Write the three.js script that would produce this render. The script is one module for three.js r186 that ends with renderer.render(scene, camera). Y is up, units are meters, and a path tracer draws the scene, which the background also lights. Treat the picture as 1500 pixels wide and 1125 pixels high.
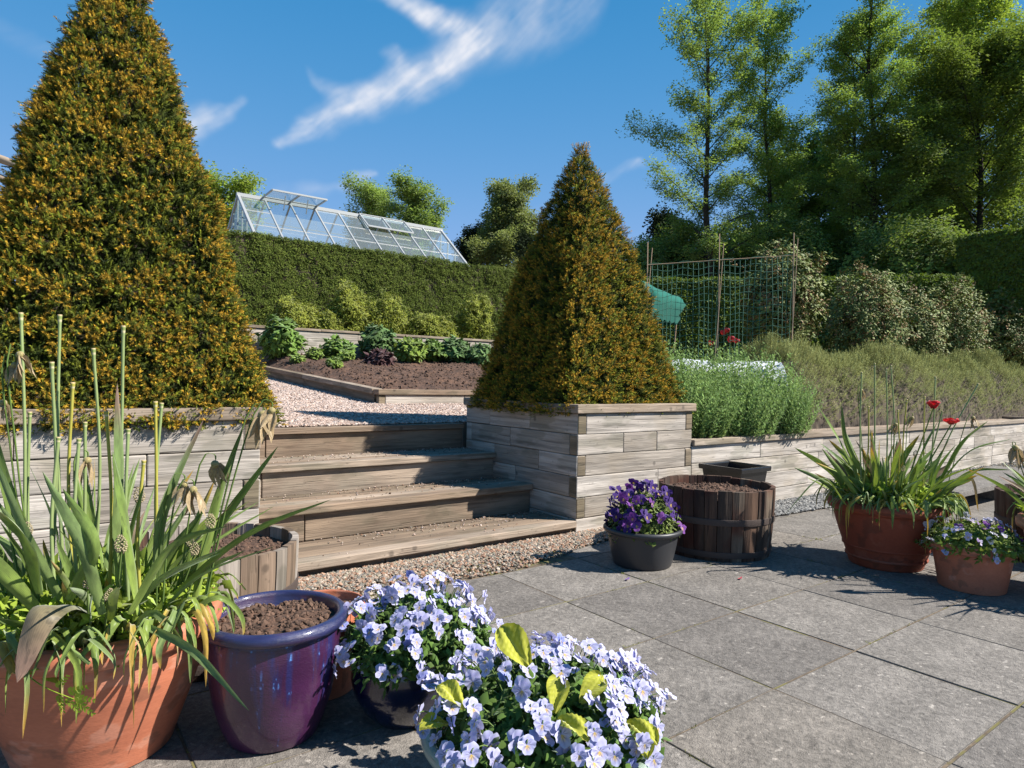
import * as THREE from 'three';
import { mergeGeometries } from 'three/addons/utils/BufferGeometryUtils.js';
import { RoundedBoxGeometry } from 'three/addons/geometries/RoundedBoxGeometry.js';

// ---------------------------------------------------------------- camera, sky, sun, exposure
const scene = new THREE.Scene();
const camera = new THREE.PerspectiveCamera(60.2, 4 / 3, 0.05, 600);
camera.position.set(-4.259, 1.47, 4.608);
camera.rotation.order = 'YXZ';
camera.rotation.set(-0.38 * Math.PI / 180, -37 * Math.PI / 180, 1.15 * Math.PI / 180);
camera.updateMatrixWorld(true);
const renderer = new THREE.WebGLRenderer({ antialias: true });
renderer.toneMapping = THREE.LinearToneMapping;
renderer.toneMappingExposure = 2.0;
renderer.shadowMap.enabled = true;
const SUN_DIR = new THREE.Vector3(0.727, 0.945, 0.70).normalize();
const sun = new THREE.DirectionalLight(new THREE.Color(1, 0.95, 0.87), 5.0);
sun.position.copy(SUN_DIR).multiplyScalar(60); sun.target.position.set(0, 0, 0);
sun.castShadow = true; sun.shadow.radius = 1; sun.shadow.mapSize.set(4096, 4096);
Object.assign(sun.shadow.camera, { left: -40, right: 40, top: 40, bottom: -40, near: 1, far: 160 });
scene.add(sun); scene.add(sun.target);

// noise
function rngOf(seed) { let a = seed >>> 0; return () => { a = (a + 0x6D2B79F5) | 0; let t = Math.imul(a ^ (a >>> 15), 1 | a); t = (t + Math.imul(t ^ (t >>> 7), 61 | t)) ^ t; return ((t ^ (t >>> 14)) >>> 0) / 4294967296; }; }
function hash(x, y, s) { let h = Math.imul(x, 374761393) + Math.imul(y, 668265263) + Math.imul(s, 2147483647 ^ 0x5bd1e995); h = Math.imul(h ^ (h >>> 13), 1274126177); return ((h ^ (h >>> 16)) >>> 0) / 4294967296; }
const mod = (a, n) => ((a % n) + n) % n;
function vnoise(x, y, s = 0, px = 1 << 20, py = 1 << 20) {   // value noise, periodic in px, py cells
  const xi = Math.floor(x), yi = Math.floor(y), fx = x - xi, fy = y - yi;
  const u = fx * fx * (3 - 2 * fx), v = fy * fy * (3 - 2 * fy);
  const a = mod(xi, px), b = mod(xi + 1, px), c = mod(yi, py), d = mod(yi + 1, py);
  return (hash(a, c, s) * (1 - u) + hash(b, c, s) * u) * (1 - v) + (hash(a, d, s) * (1 - u) + hash(b, d, s) * u) * v;
}
function fbm(x, y, o = 4, s = 0, px = 1 << 20, py = 1 << 20) { let t = 0, a = 0.5, n = 0; for (let i = 0; i < o; i++) { t += a * vnoise(x, y, s + i * 17, px, py); n += a; x *= 2; y *= 2; px *= 2; py *= 2; a *= 0.5; } return t / n; }
const clamp = (x, a = 0, b = 1) => Math.min(b, Math.max(a, x));
const sstep = (a, b, x) => { const t = clamp((x - a) / (b - a)); return t * t * (3 - 2 * t); };
const lerp = (a, b, t) => a + (b - a) * t;

// the sky: clear blue air with a few streaks of cirrus
function makeSky() {
  const W = 3072, Hh = 1536, data = new Float32Array(W * Hh * 4);
  // streaks as runs of [azimuth, elevation, half width, density], degrees; azimuth from -z towards +x
  const runs = [
    [[17.7, 18.1, .6, .6], [19.3, 19.6, 1.0, .9], [22, 21.2, 1.3, .95], [25.3, 22.6, 1.4, .9], [28.8, 24.2, 1.5, .95], [31.8, 25.6, 1.4, 1], [33.4, 26.9, 1.2, 1]],
    [[33.4, 26.9, 1.2, 1], [31.5, 27.9, .9, .95], [28.8, 28.4, .8, .9], [25.5, 29.3, .7, .7], [22.5, 30.5, .6, .4]],
    [[33, 26.6, 2.2, .5], [36.5, 27.2, 2.6, .42], [40, 28.2, 2.4, .36], [43, 29.6, 1.6, .36], [44.5, 31, 1.2, .25]],
    [[34.5, 28.5, 1.6, .35], [38, 29.5, 1.8, .3], [42, 31, 1.5, .2]],
    [[19.5, 23.9, .5, .25], [21, 22.8, .6, .45], [22.6, 21.8, .8, .5]],
    [[25.3, 25.6, .5, .3], [26.6, 24.9, .6, .5], [27, 24, .8, .4]],
    [[8.6, 16.9, .8, .6], [10.3, 18.4, 1.3, .8], [12.2, 19.5, .9, .75], [14.2, 20.8, .4, .4]],
    [[17.5, 14.6, .9, .22], [21, 14.8, .7, .35], [23.6, 15.9, .6, .55], [25.2, 16.6, .35, .5]],
    [[33, 12.2, .5, .14], [40, 14.6, .6, .2], [44.5, 16.9, .6, .35], [47.4, 18.0, .5, .5]],
    [[-2, 22, .9, .2], [3, 21, 1.2, .22], [8, 19, 1.5, .15]],
    [[120, 32, 3, .5], [131, 38, 4, .6], [140, 40, 3, .4]], [[-60, 25, 3, .4], [-48, 30, 4, .5], [-38, 36, 2, .3]], [[200, 40, 3, .5], [215, 42, 4, .5]], [[70, 48, 3, .4], [84, 52, 4, .5]],
  ];
  const boxes = runs.map(q => { const m = Math.max(...q.map(p => p[2])) * 2.4 + 3; return [Math.min(...q.map(p => p[0])) - m * 1.4, Math.max(...q.map(p => p[0])) + m * 1.4, Math.min(...q.map(p => p[1])) - m, Math.max(...q.map(p => p[1])) + m]; });
  for (let j = 0; j < Hh; j++) {
    const el = (j + 0.5) / Hh * 180 - 90;
    for (let i = 0; i < W; i++) {
      const k = (j * W + i) * 4;
      const e = Math.max(el, 0), t = Math.exp(-e / 28);
      let r = Math.min(.34, .64 * Math.exp(-e / 11.5)) + .006, g = lerp(.10, .62, t), b = lerp(.28, 1.0, Math.exp(-e / 38));
      const lowHaze = Math.exp(-e / 4); r += .08 * lowHaze; g += .05 * lowHaze; b -= .06 * lowHaze;
      if (el > 2) {
        // equirect: u=0.5 is -z ... see below; azimuth of the texel
        let az = (i + 0.5) / W * 360 - 180 - SKY_U; az = mod(az + 180, 360) - 180;
        let c = 0, near = false;
        for (const run of boxes) if (az > run[0] && az < run[1] && el > run[2] && el < run[3]) { near = true; break; }
        if (near) {
        const wx = (fbm(az * .3, el * .4, 4, 5) - .5) * 1.8, wy = (fbm(az * .3 + 40, el * .4, 4, 9) - .5) * 1.5;
        const x = az + wx, y = el + wy;
        for (const run of runs) {
          if (Math.abs(mod(az - run[0][0] + 180, 360) - 180) > 40) continue;
          let best = 0;
          for (let q = 0; q < run.length - 1; q++) {
            const A = run[q], B = run[q + 1];
            const sx = Math.cos(el * Math.PI / 180), ax = (mod(A[0] - x + 180, 360) - 180) * sx, bx = (mod(B[0] - x + 180, 360) - 180) * sx, ay = A[1] - y, by = B[1] - y;
            const dx = bx - ax, dy = by - ay, tt = clamp(-(ax * dx + ay * dy) / (dx * dx + dy * dy));
            const d = Math.hypot(ax + dx * tt, ay + dy * tt), w = lerp(A[2], B[2], tt) * 1.02, den = lerp(A[3], B[3], tt);
            const v = den * Math.exp(-Math.pow(d / w, 2) * 1.3); if (v > best) best = v;
          }
          c = c + best * (1 - c);
        }
        if (c > 0.004) {
          const ca = Math.cos(.62), sa = Math.sin(.62), cw = (fbm(az * .2, el * .2, 2, 55) - .5) * 1.6, p = az * ca + el * sa, q2 = -az * sa + el * ca + cw;
          const fib = fbm(p * .45, q2 * 2.6, 5, 31), fine = fbm(p * 1.3 + 5, q2 * 7, 3, 37), soft = fbm(az * .55, el * .7, 4, 77);
          c = clamp(c * 1.15 - .10) ; c = clamp(c * (.60 + .55 * (fib - .35) + .28 * (fine - .5) + .8 * (soft - .45)));
          c = Math.pow(c, 1.25) * .98;
          r = lerp(r, .86, c); g = lerp(g, .88, c); b = lerp(b, .95, c);
        } }
      } else if (el < 0) { r = .2; g = .22; b = .2; }
      data[k] = r * SKY_GAIN; data[k + 1] = g * SKY_GAIN; data[k + 2] = b * SKY_GAIN; data[k + 3] = 1;
    }
  }
  const tx = new THREE.DataTexture(data, W, Hh, THREE.RGBAFormat, THREE.FloatType);
  tx.mapping = THREE.EquirectangularReflectionMapping; tx.magFilter = THREE.LinearFilter; tx.minFilter = THREE.LinearFilter; tx.wrapS = THREE.RepeatWrapping; tx.needsUpdate = true;
  return tx;
}
const SKY_U = -90, SKY_GAIN = .5;   // three.js equirect: u = atan2(z, x) / 2pi + 0.5, so -z sits at u = 0.25
const skyTexture = makeSky();
scene.background = skyTexture; scene.environment = skyTexture;
scene.backgroundIntensity = 1; scene.environmentIntensity = 1;

// ---------------------------------------------------------------- helpers
const V = (x, y, z) => new THREE.Vector3(x, y, z);
const LIN = (r, g, b) => new THREE.Color().setRGB(r, g, b);
function at(px, py, depth) { return V((px - 750) / 970 * depth, -(py - 562.5) / 970 * depth, -depth).applyMatrix4(camera.matrixWorld); }   // a place in the garden read off the photograph
const used = {};
function numbered(n) { const k = used[n] = (used[n] ?? -1) + 1; return k ? n + '_' + String(k).padStart(3, '0') : n; }
function thing(name, label, category, pos = [0, 0, 0], turn = 0, group) {
  const o = new THREE.Group(); o.name = numbered(name); o.position.set(...pos); o.rotation.y = turn;
  o.userData = { label, category }; if (group) o.userData.group = group; scene.add(o); return o;
}
function structure(name, label, category) { const o = new THREE.Group(); o.name = numbered(name); o.userData = { kind: 'structure' }; if (label) { o.userData.label = label; o.userData.category = category; } scene.add(o); return o; }
function part(parent, name, geo, mat, label) {
  const m = new THREE.Mesh(geo, mat); m.name = name; m.castShadow = m.receiveShadow = true; if (label) m.userData.label = label; parent.add(m); return m;
}
function stuff(parent, name, geo, mat, list, colour) {   // a mass of small pieces nobody could count; list of Matrix4
  const m = new THREE.InstancedMesh(geo, mat, list.length); m.name = name; m.castShadow = m.receiveShadow = true; m.userData.kind = 'stuff';
  const c = new THREE.Color();
  list.forEach((q, i) => { m.setMatrixAt(i, q); if (colour) { colour(c, i); m.setColorAt(i, c); } });
  parent.add(m); return m;
}
const _q = new THREE.Quaternion(), _up = V(0, 1, 0);
function place(p, dir, s, spin, out = new THREE.Matrix4()) {   // +y of the piece along dir
  _q.setFromUnitVectors(_up, dir); const q2 = new THREE.Quaternion().setFromAxisAngle(_up, spin); const q = _q.clone().multiply(q2);
  return out.compose(p, q, typeof s === 'number' ? V(s, s, s) : s);
}
function dirOf(rng) { const z = rng() * 2 - 1, a = rng() * 6.2832, r = Math.sqrt(1 - z * z); return V(r * Math.cos(a), z, r * Math.sin(a)); }
function texture(w, h, fn, srgb = false, rx = 1, ry = 1) {
  const d = new Uint8Array(w * h * 4);
  for (let j = 0; j < h; j++) for (let i = 0; i < w; i++) { const c = fn(i / w, j / h); const k = (j * w + i) * 4; for (let q = 0; q < 3; q++) d[k + q] = clamp(Array.isArray(c) ? c[q] : c) * 255; d[k + 3] = 255; }
  const t = new THREE.DataTexture(d, w, h, THREE.RGBAFormat, THREE.UnsignedByteType); t.wrapS = t.wrapT = THREE.RepeatWrapping; t.magFilter = THREE.LinearFilter; t.minFilter = THREE.LinearMipmapLinearFilter; t.generateMipmaps = true;
  if (srgb) t.colorSpace = THREE.SRGBColorSpace; t.repeat.set(rx, ry); t.needsUpdate = true; return t;
}
function uvMetres(g, along = 'x', off = [0, 0]) {   // box-like pieces: u runs along the grain, v across it, in metres
  const p = g.attributes.position, n = g.attributes.normal, uv = new Float32Array(p.count * 2);
  for (let i = 0; i < p.count; i++) {
    const x = p.getX(i), y = p.getY(i), z = p.getZ(i), ax = Math.abs(n.getX(i)), ay = Math.abs(n.getY(i)), az = Math.abs(n.getZ(i)); let u, v;
    if (along === 'x') { if (ax > .7) { u = z * .3; v = y; } else { u = x; v = ay > az ? z + .31 : y; } }
    else { if (az > .7) { u = x * .3; v = y; } else { u = z; v = ay > ax ? x + .31 : y; } }
    uv[i * 2] = u + off[0]; uv[i * 2 + 1] = v + off[1];
  }
  g.setAttribute('uv', new THREE.BufferAttribute(uv, 2)); return g;
}
function colourise(g, fn) { const p = g.attributes.position, c = new Float32Array(p.count * 3); for (let i = 0; i < p.count; i++) { const q = fn(p.getX(i), p.getY(i), p.getZ(i), i); c.set(q, i * 3); } g.setAttribute('color', new THREE.BufferAttribute(c, 3)); return g; }
function rawGeo(pos, idx, col, uv) { const g = new THREE.BufferGeometry(); g.setAttribute('position', new THREE.Float32BufferAttribute(pos, 3)); if (col) g.setAttribute('color', new THREE.Float32BufferAttribute(col, 3)); if (uv) g.setAttribute('uv', new THREE.Float32BufferAttribute(uv, 2)); g.setIndex(idx); g.computeVertexNormals(); return g; }
function tube(points, radii, sides = 6, segs = 10) {   // tapered tube through points
  const c = new THREE.CatmullRomCurve3(points), pos = [], idx = []; const fr = c.computeFrenetFrames(segs, false);
  for (let i = 0; i <= segs; i++) {
    const t = i / segs, p = c.getPoint(t), f = t * (radii.length - 1), k = Math.min(radii.length - 2, Math.floor(f)), r = radii.length < 2 ? radii[0] : lerp(radii[k], radii[k + 1], f - k);
    for (let s = 0; s < sides; s++) { const a = s / sides * 6.28318, n = fr.normals[i], b = fr.binormals[i]; pos.push(p.x + r * (Math.cos(a) * n.x + Math.sin(a) * b.x), p.y + r * (Math.cos(a) * n.y + Math.sin(a) * b.y), p.z + r * (Math.cos(a) * n.z + Math.sin(a) * b.z)); }
  }
  for (let i = 0; i < segs; i++) for (let s = 0; s < sides; s++) { const a = i * sides + s, b = i * sides + (s + 1) % sides; idx.push(a, a + sides, b, b, a + sides, b + sides); }
  const n0 = pos.length / 3; const pe = c.getPoint(1), p0 = c.getPoint(0); pos.push(pe.x, pe.y, pe.z, p0.x, p0.y, p0.z);
  for (let s = 0; s < sides; s++) { idx.push(segs * sides + s, n0, segs * sides + (s + 1) % sides); idx.push(s, (s + 1) % sides, n0 + 1); }
  return rawGeo(pos, idx);
}
// ---------------------------------------------------------------- materials
const woodHeight = (u, v) => {   // grain along u
  const w = (fbm(u * 4, v * 6, 3, 3, 4, 6) - .5) * .5;
  const g = fbm(u * 6, (v + w * .06) * 90, 3, 11, 6, 90), fine = vnoise(u * 24, (v + w * .06) * 220, 21, 24, 220);
  const crack = sstep(.76, .9, fbm(u * 5, (v + w * .05) * 64, 2, 41, 5, 64));
  return clamp(.55 * g + .35 * fine - .6 * crack + .2);
};
const barkBump = texture(1024, 512, woodHeight);
function woodTextures(c1, c2, c3, blotch) {
  const col = texture(768, 384, (u, v) => {
    const h = woodHeight(u, v), bl = fbm(u * 5, v * 4, 4, 61, 5, 4), st = fbm(u * 3, v * 14, 3, 71, 3, 14), t = clamp(h * .75 + (st - .5) * .9 + .15);
    let kn = 0; for (let k = 0; k < 5; k++) { const kx = hash(k, 1, 5), ky = hash(k, 2, 5); let dx = Math.abs(u - kx); dx = Math.min(dx, 1 - dx) * 2; let dy = Math.abs(v - ky); dy = Math.min(dy, 1 - dy); kn = Math.max(kn, 1 - sstep(.012, .03, Math.hypot(dx, dy))); }
    const b = sstep(.5, .75, bl) * blotch;
    const stain = sstep(.53, .60, fbm(u * 4, v * 7, 4, 91, 4, 7)) * .75, streak = sstep(.60, .70, fbm(u * 2, v * 26, 3, 97, 2, 26));
    const speck = sstep(.8, .92, fbm(u * 60, v * 40, 2, 83, 60, 40));
    return [0, 1, 2].map(q => lerp(lerp(lerp(c1[q], c2[q], t), c3[q], b), c1[q] * .6, clamp(kn * .45 + speck * .25)) * (1 - stain * [.16, .15, .17][q] - streak * .13));
  }, true);
  const bump = barkBump;
  return { col, bump };
}
// colours below are sRGB 0..1 for maps
const greyWood = woodTextures([.53, .505, .48], [.80, .775, .75], [.68, .64, .585], .5);
const brownWood = woodTextures([.385, .335, .29], [.665, .595, .525], [.56, .52, .46], .6);
function woodMat(t, tint = 0xffffff, rough = .88) {
  const map = t.col.clone(), bumpMap = t.bump.clone(); for (const q of [map, bumpMap]) { q.repeat.set(.5, 1); q.needsUpdate = true; }
  return new THREE.MeshStandardMaterial({ map, bumpMap, bumpScale: .004, roughness: rough, color: tint });
}
const mGrey = [0xf6f3ef, 0xe8e4df, 0xeeeae4, 0xdcd8d2, 0xd6d0c8].map(c => woodMat(greyWood, c));
const mGreyEnd = [0xb3a68f, 0x9c927c, 0xa89c88].map(c => woodMat(greyWood, c));
const mBrown = [0xffffff, 0xe8dfd6, 0xd6cfc6].map(c => woodMat(brownWood, c));
const mCap = [0xcbbcab, 0xd6cabb, 0xbfb1a2].map(c => woodMat(greyWood, c));
const soilTex = texture(512, 512, (u, v) => { const a = fbm(u * 20, v * 20, 4, 7, 20, 20), b = vnoise(u * 120, v * 120, 9, 120, 120); const t = clamp(a * .7 + b * .5 - .1); return [lerp(.16, .46, t), lerp(.11, .345, t), lerp(.085, .275, t)]; }, true);
const soilBump = texture(512, 512, (u, v) => fbm(u * 24, v * 24, 4, 7, 24, 24));
const mSoil = new THREE.MeshStandardMaterial({ map: soilTex, bumpMap: soilBump, bumpScale: .02, roughness: 1 });
const mSoilClod = new THREE.MeshStandardMaterial({ color: LIN(.085, .05, .034), roughness: 1 });
const slabTex = texture(896, 896, (u, v) => {
  const f = vnoise(u * 500, v * 500, 3, 500, 500), m = fbm(u * 60, v * 60, 3, 13, 60, 60), l = fbm(u * 5, v * 5, 4, 23, 5, 5), dk = sstep(.66, .8, fbm(u * 26, v * 26, 3, 33, 26, 26)), lt = sstep(.74, .86, fbm(u * 34 + 9, v * 34, 3, 43, 34, 34)), pit = sstep(.82, .95, vnoise(u * 180, v * 180, 55, 180, 180));
  const t = clamp(.42 + (f - .5) * .42 + (m - .5) * .6 + (l - .5) * .35 - dk * .16 + lt * .5 - pit * .3);
  return [lerp(.35, .71, t), lerp(.338, .69, t), lerp(.325, .665, t)];
}, true);
const slabBump = texture(640, 640, (u, v) => clamp(.5 + (vnoise(u * 400, v * 400, 3, 400, 400) - .5) * .6 + (fbm(u * 60, v * 60, 3, 13, 60, 60) - .5) * .8 - sstep(.82, .95, vnoise(u * 180, v * 180, 55, 180, 180)) * .4));
const mSlab = [0xe8e4e0, 0xdcd8d4, 0xd0ccc9, 0xe2dcd5].map(c => { const map = slabTex.clone(), b = slabBump.clone(); map.needsUpdate = b.needsUpdate = true; return new THREE.MeshStandardMaterial({ map, bumpMap: b, bumpScale: .004, roughness: .92, color: c }); });
const jointTex = texture(512, 512, (u, v) => { const t = fbm(u * 40, v * 40, 4, 3, 40, 40), m = sstep(.55, .7, fbm(u * 9, v * 9, 3, 8, 9, 9)); return [lerp(lerp(.26, .50, t), .40, m), lerp(lerp(.22, .44, t), .38, m), lerp(lerp(.18, .36, t), .22, m)]; }, true);
const mJoint = new THREE.MeshStandardMaterial({ map: jointTex, roughness: 1 });
const gravelTex = texture(512, 512, (u, v) => { const t = vnoise(u * 70, v * 70, 3, 70, 70), b = vnoise(u * 140, v * 140, 5, 140, 140), k = t * .6 + b * .5; return [lerp(.3, .74, k), lerp(.26, .66, k), lerp(.22, .59, k)]; }, true);
const gravelBump = texture(512, 512, (u, v) => vnoise(u * 70, v * 70, 3, 70, 70) * .7 + vnoise(u * 140, v * 140, 5, 140, 140) * .3);
const mGravelBed = new THREE.MeshStandardMaterial({ map: gravelTex, bumpMap: gravelBump, bumpScale: .012, roughness: 1 });
const mStone = new THREE.MeshStandardMaterial({ color: 0xffffff, roughness: .9 });
const mBark = (() => { const c = texture(256, 512, (u, v) => { const t = fbm(u * 14, v * 5, 4, 3, 14, 5); return [lerp(.12, .40, t), lerp(.10, .35, t), lerp(.08, .29, t)]; }, true); const b = texture(256, 512, (u, v) => fbm(u * 14, v * 5, 4, 3, 14, 5)); return new THREE.MeshStandardMaterial({ map: c, bumpMap: b, bumpScale: .02, roughness: 1 }); })();
const leafMat = (r, g, b, rough = .6, trans = .3) => new THREE.MeshPhysicalMaterial({ color: LIN(r, g, b), roughness: 1, specularIntensity: .5, transmission: trans, thickness: 0, side: THREE.DoubleSide });
const leafMatV = (rough = .6, trans = .25) => new THREE.MeshPhysicalMaterial({ color: 0xffffff, vertexColors: true, roughness: 1, specularIntensity: .5, transmission: trans, thickness: 0, side: THREE.DoubleSide });
// ---------------------------------------------------------------- the setting
const Y0 = .94, ZS = -1.95, SLOPE = .065;
function upperY(x, z) {   // height of the ground above the steps
  if (x > 1.72) { const zz = -z; return .80 + .055 * Math.max(0, zz) + (zz > 10.5 ? Math.min(1.1, (zz - 10.5) * .2) : 0); }
  let y = Y0 + SLOPE * (ZS - z); if (z < -10.6) y = lerp(y + .95, 3.4 + (-z - 17) * .03, sstep(-10.6, -17, z)); return y;
}
{
  const g0 = new THREE.PlaneGeometry(700, 700, 8, 8).rotateX(-Math.PI / 2); const o = part(scene, 'ground', g0, new THREE.MeshStandardMaterial({ color: LIN(.10, .12, .04), roughness: 1 })); o.position.y = -.10; o.userData = { kind: 'structure', label: 'lawn and earth spreading out below the whole garden', category: 'ground' };
  // upper garden ground
  const xs = [], zs = [];
  for (let x = -60; x < -6; x += 3) xs.push(x); for (let x = -6; x < 1.7; x += .35) xs.push(x); xs.push(1.70, 1.74); for (let x = 2.1; x < 14; x += .5) xs.push(x); for (let x = 14; x <= 110; x += 4) xs.push(x);
  zs.push(-.105, -2.0, -2.115, -2.135); for (let z = -2.3; z > -10.5; z -= .3) zs.push(z); zs.push(-10.55, -10.62); for (let z = -11; z > -18; z -= .5) zs.push(z); for (let z = -18; z >= -120; z -= 4) zs.push(z);
  const pos = [], uv = [], idx = [];
  for (const z of zs) for (const x of xs) { let y = upperY(x, z); if (x < 1.72 && z > -2.12) y = -.07; if (x <= 1.72 || z < -1) y += (fbm(x * .8, z * .8, 3, 2) - .5) * .05; pos.push(x, y, z); uv.push(x, -z); }
  for (let j = 0; j < zs.length - 1; j++) for (let i = 0; i < xs.length - 1; i++) { const a = j * xs.length + i; idx.push(a, a + 1, a + xs.length, a + 1, a + xs.length + 1, a + xs.length); }
  const t = part(scene, 'upper_garden_ground', rawGeo(pos, idx, null, uv), mGravelBed); t.userData = { kind: 'structure', label: 'pinkish gravel path climbing gently above the timber steps', category: 'gravel path' };
}
// gravel: loose stones
function stoneGeo(seed) { const r = rngOf(seed), g = new THREE.IcosahedronGeometry(1, 0); const p = g.attributes.position, map = {}; for (let i = 0; i < p.count; i++) { const k = [p.getX(i), p.getY(i), p.getZ(i)].map(q => q.toFixed(3)).join(); const s = map[k] ??= .72 + r() * .5; p.setXYZ(i, p.getX(i) * s, p.getY(i) * s * .68, p.getZ(i) * s); } g.computeVertexNormals(); return g; }
const stones = [stoneGeo(1), stoneGeo(2), stoneGeo(3)];
function gravel(name, label, n, pick, size, tones, seed) {
  const o = structure(name); o.userData = { kind: 'stuff', label, category: 'gravel' }; const r = rngOf(seed);
  stones.forEach((g, k) => {
    const list = []; for (let i = 0; i < n / 3; i++) { const p = pick(r); if (!p) continue; list.push(place(p, dirOf(r).multiplyScalar(.35).add(_up).normalize(), size * (.55 + r() * r() * 1.1), r() * 6.3)); }
    stuff(o, 'pebbles', g, mStone, list, c => { const q = tones[Math.floor(r() * tones.length)], s = .75 + r() * .5; c.setRGB(q[0] * s, q[1] * s, q[2] * s); });
  });
}
const pinkTones = [[0.378, 0.28, 0.229], [0.462, 0.358, 0.297], [0.303, 0.218, 0.175], [0.42, 0.326, 0.283], [0.319, 0.273, 0.252], [0.521, 0.428, 0.374], [0.252, 0.171, 0.137]];
const mixedTones = [[0.273, 0.197, 0.148], [0.234, 0.126, 0.078], [0.182, 0.162, 0.137], [0.325, 0.257, 0.197], [0.142, 0.132, 0.115], [0.293, 0.18, 0.12], [0.215, 0.192, 0.142], [0.357, 0.299, 0.242]];
const greyTones = [[0.19, 0.19, 0.184], [0.234, 0.229, 0.218], [0.145, 0.145, 0.145], [0.279, 0.268, 0.251], [0.112, 0.112, 0.112]];
gravel('path_gravel', 'pinkish beige gravel on the upper path above the steps', 66000, r => {
  const k = r(); let x, z; if (k < .45) { x = -3.4 + r() * 6; z = -2.06 - r() * 2.12; } else { x = -3.2 + r() * 3.4; z = -4 - r() * 6.3; }
  return V(x, upperY(x, z) + .008, z);
}, .016, pinkTones, 11);
gravel('step_gravel', 'multicoloured loose gravel strip at the foot of the timber steps', 26000, r => { const x = -5.4 + r() * 6.6, z = r() * r() * .72; const zl = (x < -1 ? .57 : Math.max(.12, .55 - .24 * (x + 1))) + .05 * (vnoise(x * 6, 3, 2) - .4); if (z > zl + (r() < .05 ? .08 * r() : 0)) return null; return V(x, .002 + r() * .012 + (.03 * Math.max(0, 1 - z / .5)), z); }, .0135, mixedTones, 12);
gravel('wall_gravel', 'grey gravel strip along the foot of the low retaining wall', 15000, r => { const x = 1.3 + r() * r() * 13, z = r() * (.42 + .06 * (x - 1)); if (z > .9) return null; return V(x, .012 + r() * .012, z); }, .017, greyTones, 13);

// the patio: every slab its own piece over sandy joints
{
  const o = structure('patio'); o.userData.label = 'patio of square grey concrete slabs with mossy joints'; o.userData.category = 'patio';
  const b = part(o, 'joint_bed', new THREE.PlaneGeometry(24, 8.6, 1, 1).rotateX(-Math.PI / 2), mJoint); b.position.set(6, -.0045, 4.2);
  { const uv = b.geometry.attributes.uv; for (let i = 0; i < uv.count; i++) uv.setXY(i, uv.getX(i) * 24, uv.getY(i) * 8); }
  const r = rngOf(77), px = .8, pz = .755;
  for (let i = -6; i < 18; i++) for (let j = -3; j < 6; j++) {
    const cx = -.5 + px * i + px / 2, cz = 2.08 + pz * j + pz / 2, w = px - .007 - r() * .005, d = pz - .007 - r() * .005; let x0 = cx - w / 2, x1 = cx + w / 2, z0 = cz - d / 2, z1 = cz + d / 2;
    if (z1 < .3) continue;
    const zl = cx < -.5 ? .575 : cx < 1.7 ? .2 : .40; if (z0 < zl) z0 = zl; if (z1 - z0 < .12) continue;
    if (x0 > 14) continue;
    const g = new RoundedBoxGeometry(x1 - x0, .05, z1 - z0, 1, .004); uvMetres(g, 'x', [r() * 9, r() * 9]);
    { const p = g.attributes.position; const s1 = rngOf(i * 31 + j * 7 + 999); const e = [0, 0, 0, 0].map(() => (s1() - .5) * .006); for (let k = 0; k < p.count; k++) { const X = p.getX(k), Z = p.getZ(k); p.setX(k, X + (Z > 0 ? e[0] : e[1])); p.setZ(k, Z + (X > 0 ? e[2] : e[3])); } }
    const m = part(o, 'paving_slab', g, mSlab[Math.floor(r() * 4)]); m.position.set((x0 + x1) / 2, -.025 + (r() - .5) * .006, (z0 + z1) / 2); m.rotation.set((r() - .5) * .004, (r() - .5) * .004, (r() - .5) * .004);
  }
}
// ---------------------------------------------------------------- timber work
function sleeper(parent, name, x0, x1, y0, y1, z0, z1, mats, r, along = 'x') {
  const w = x1 - x0, h = y1 - y0, d = z1 - z0, g = new RoundedBoxGeometry(w, h, d, 1, Math.min(.008, h * .12));
  const p = g.attributes.position, j = () => (r() - .5) * .008, e = [j(), j(), j(), j()];
  for (let k = 0; k < p.count; k++) { const t = along === 'x' ? p.getX(k) / w + .5 : p.getZ(k) / d + .5; p.setY(k, p.getY(k) + lerp(e[0], e[1], t) * .5); if (along === 'x') p.setZ(k, p.getZ(k) + lerp(e[2], e[3], t)); else p.setX(k, p.getX(k) + lerp(e[2], e[3], t)); }
  g.computeVertexNormals(); uvMetres(g, along, [r() * 7, r() * 3]);
  const m = part(parent, name, g, mats[Math.floor(r() * mats.length)]); m.position.set((x0 + x1) / 2, (y0 + y1) / 2, (z0 + z1) / 2); return m;
}
const GAP = .004;
function courseX(parent, xs, y0, y1, z0, z1, mats, r) { for (let i = 0; i < xs.length - 1; i++) sleeper(parent, 'sleeper', xs[i] + GAP / 2, xs[i + 1] - GAP / 2, y0 + GAP, y1, z0, z1, mats, r, 'x'); }
function courseZ(parent, zs, y0, y1, x0, x1, mats, r) { for (let i = 0; i < zs.length - 1; i++) sleeper(parent, 'sleeper', x0, x1, y0 + GAP, y1, zs[i] + GAP / 2, zs[i + 1] - GAP / 2, mats, r, 'z'); }
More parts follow.
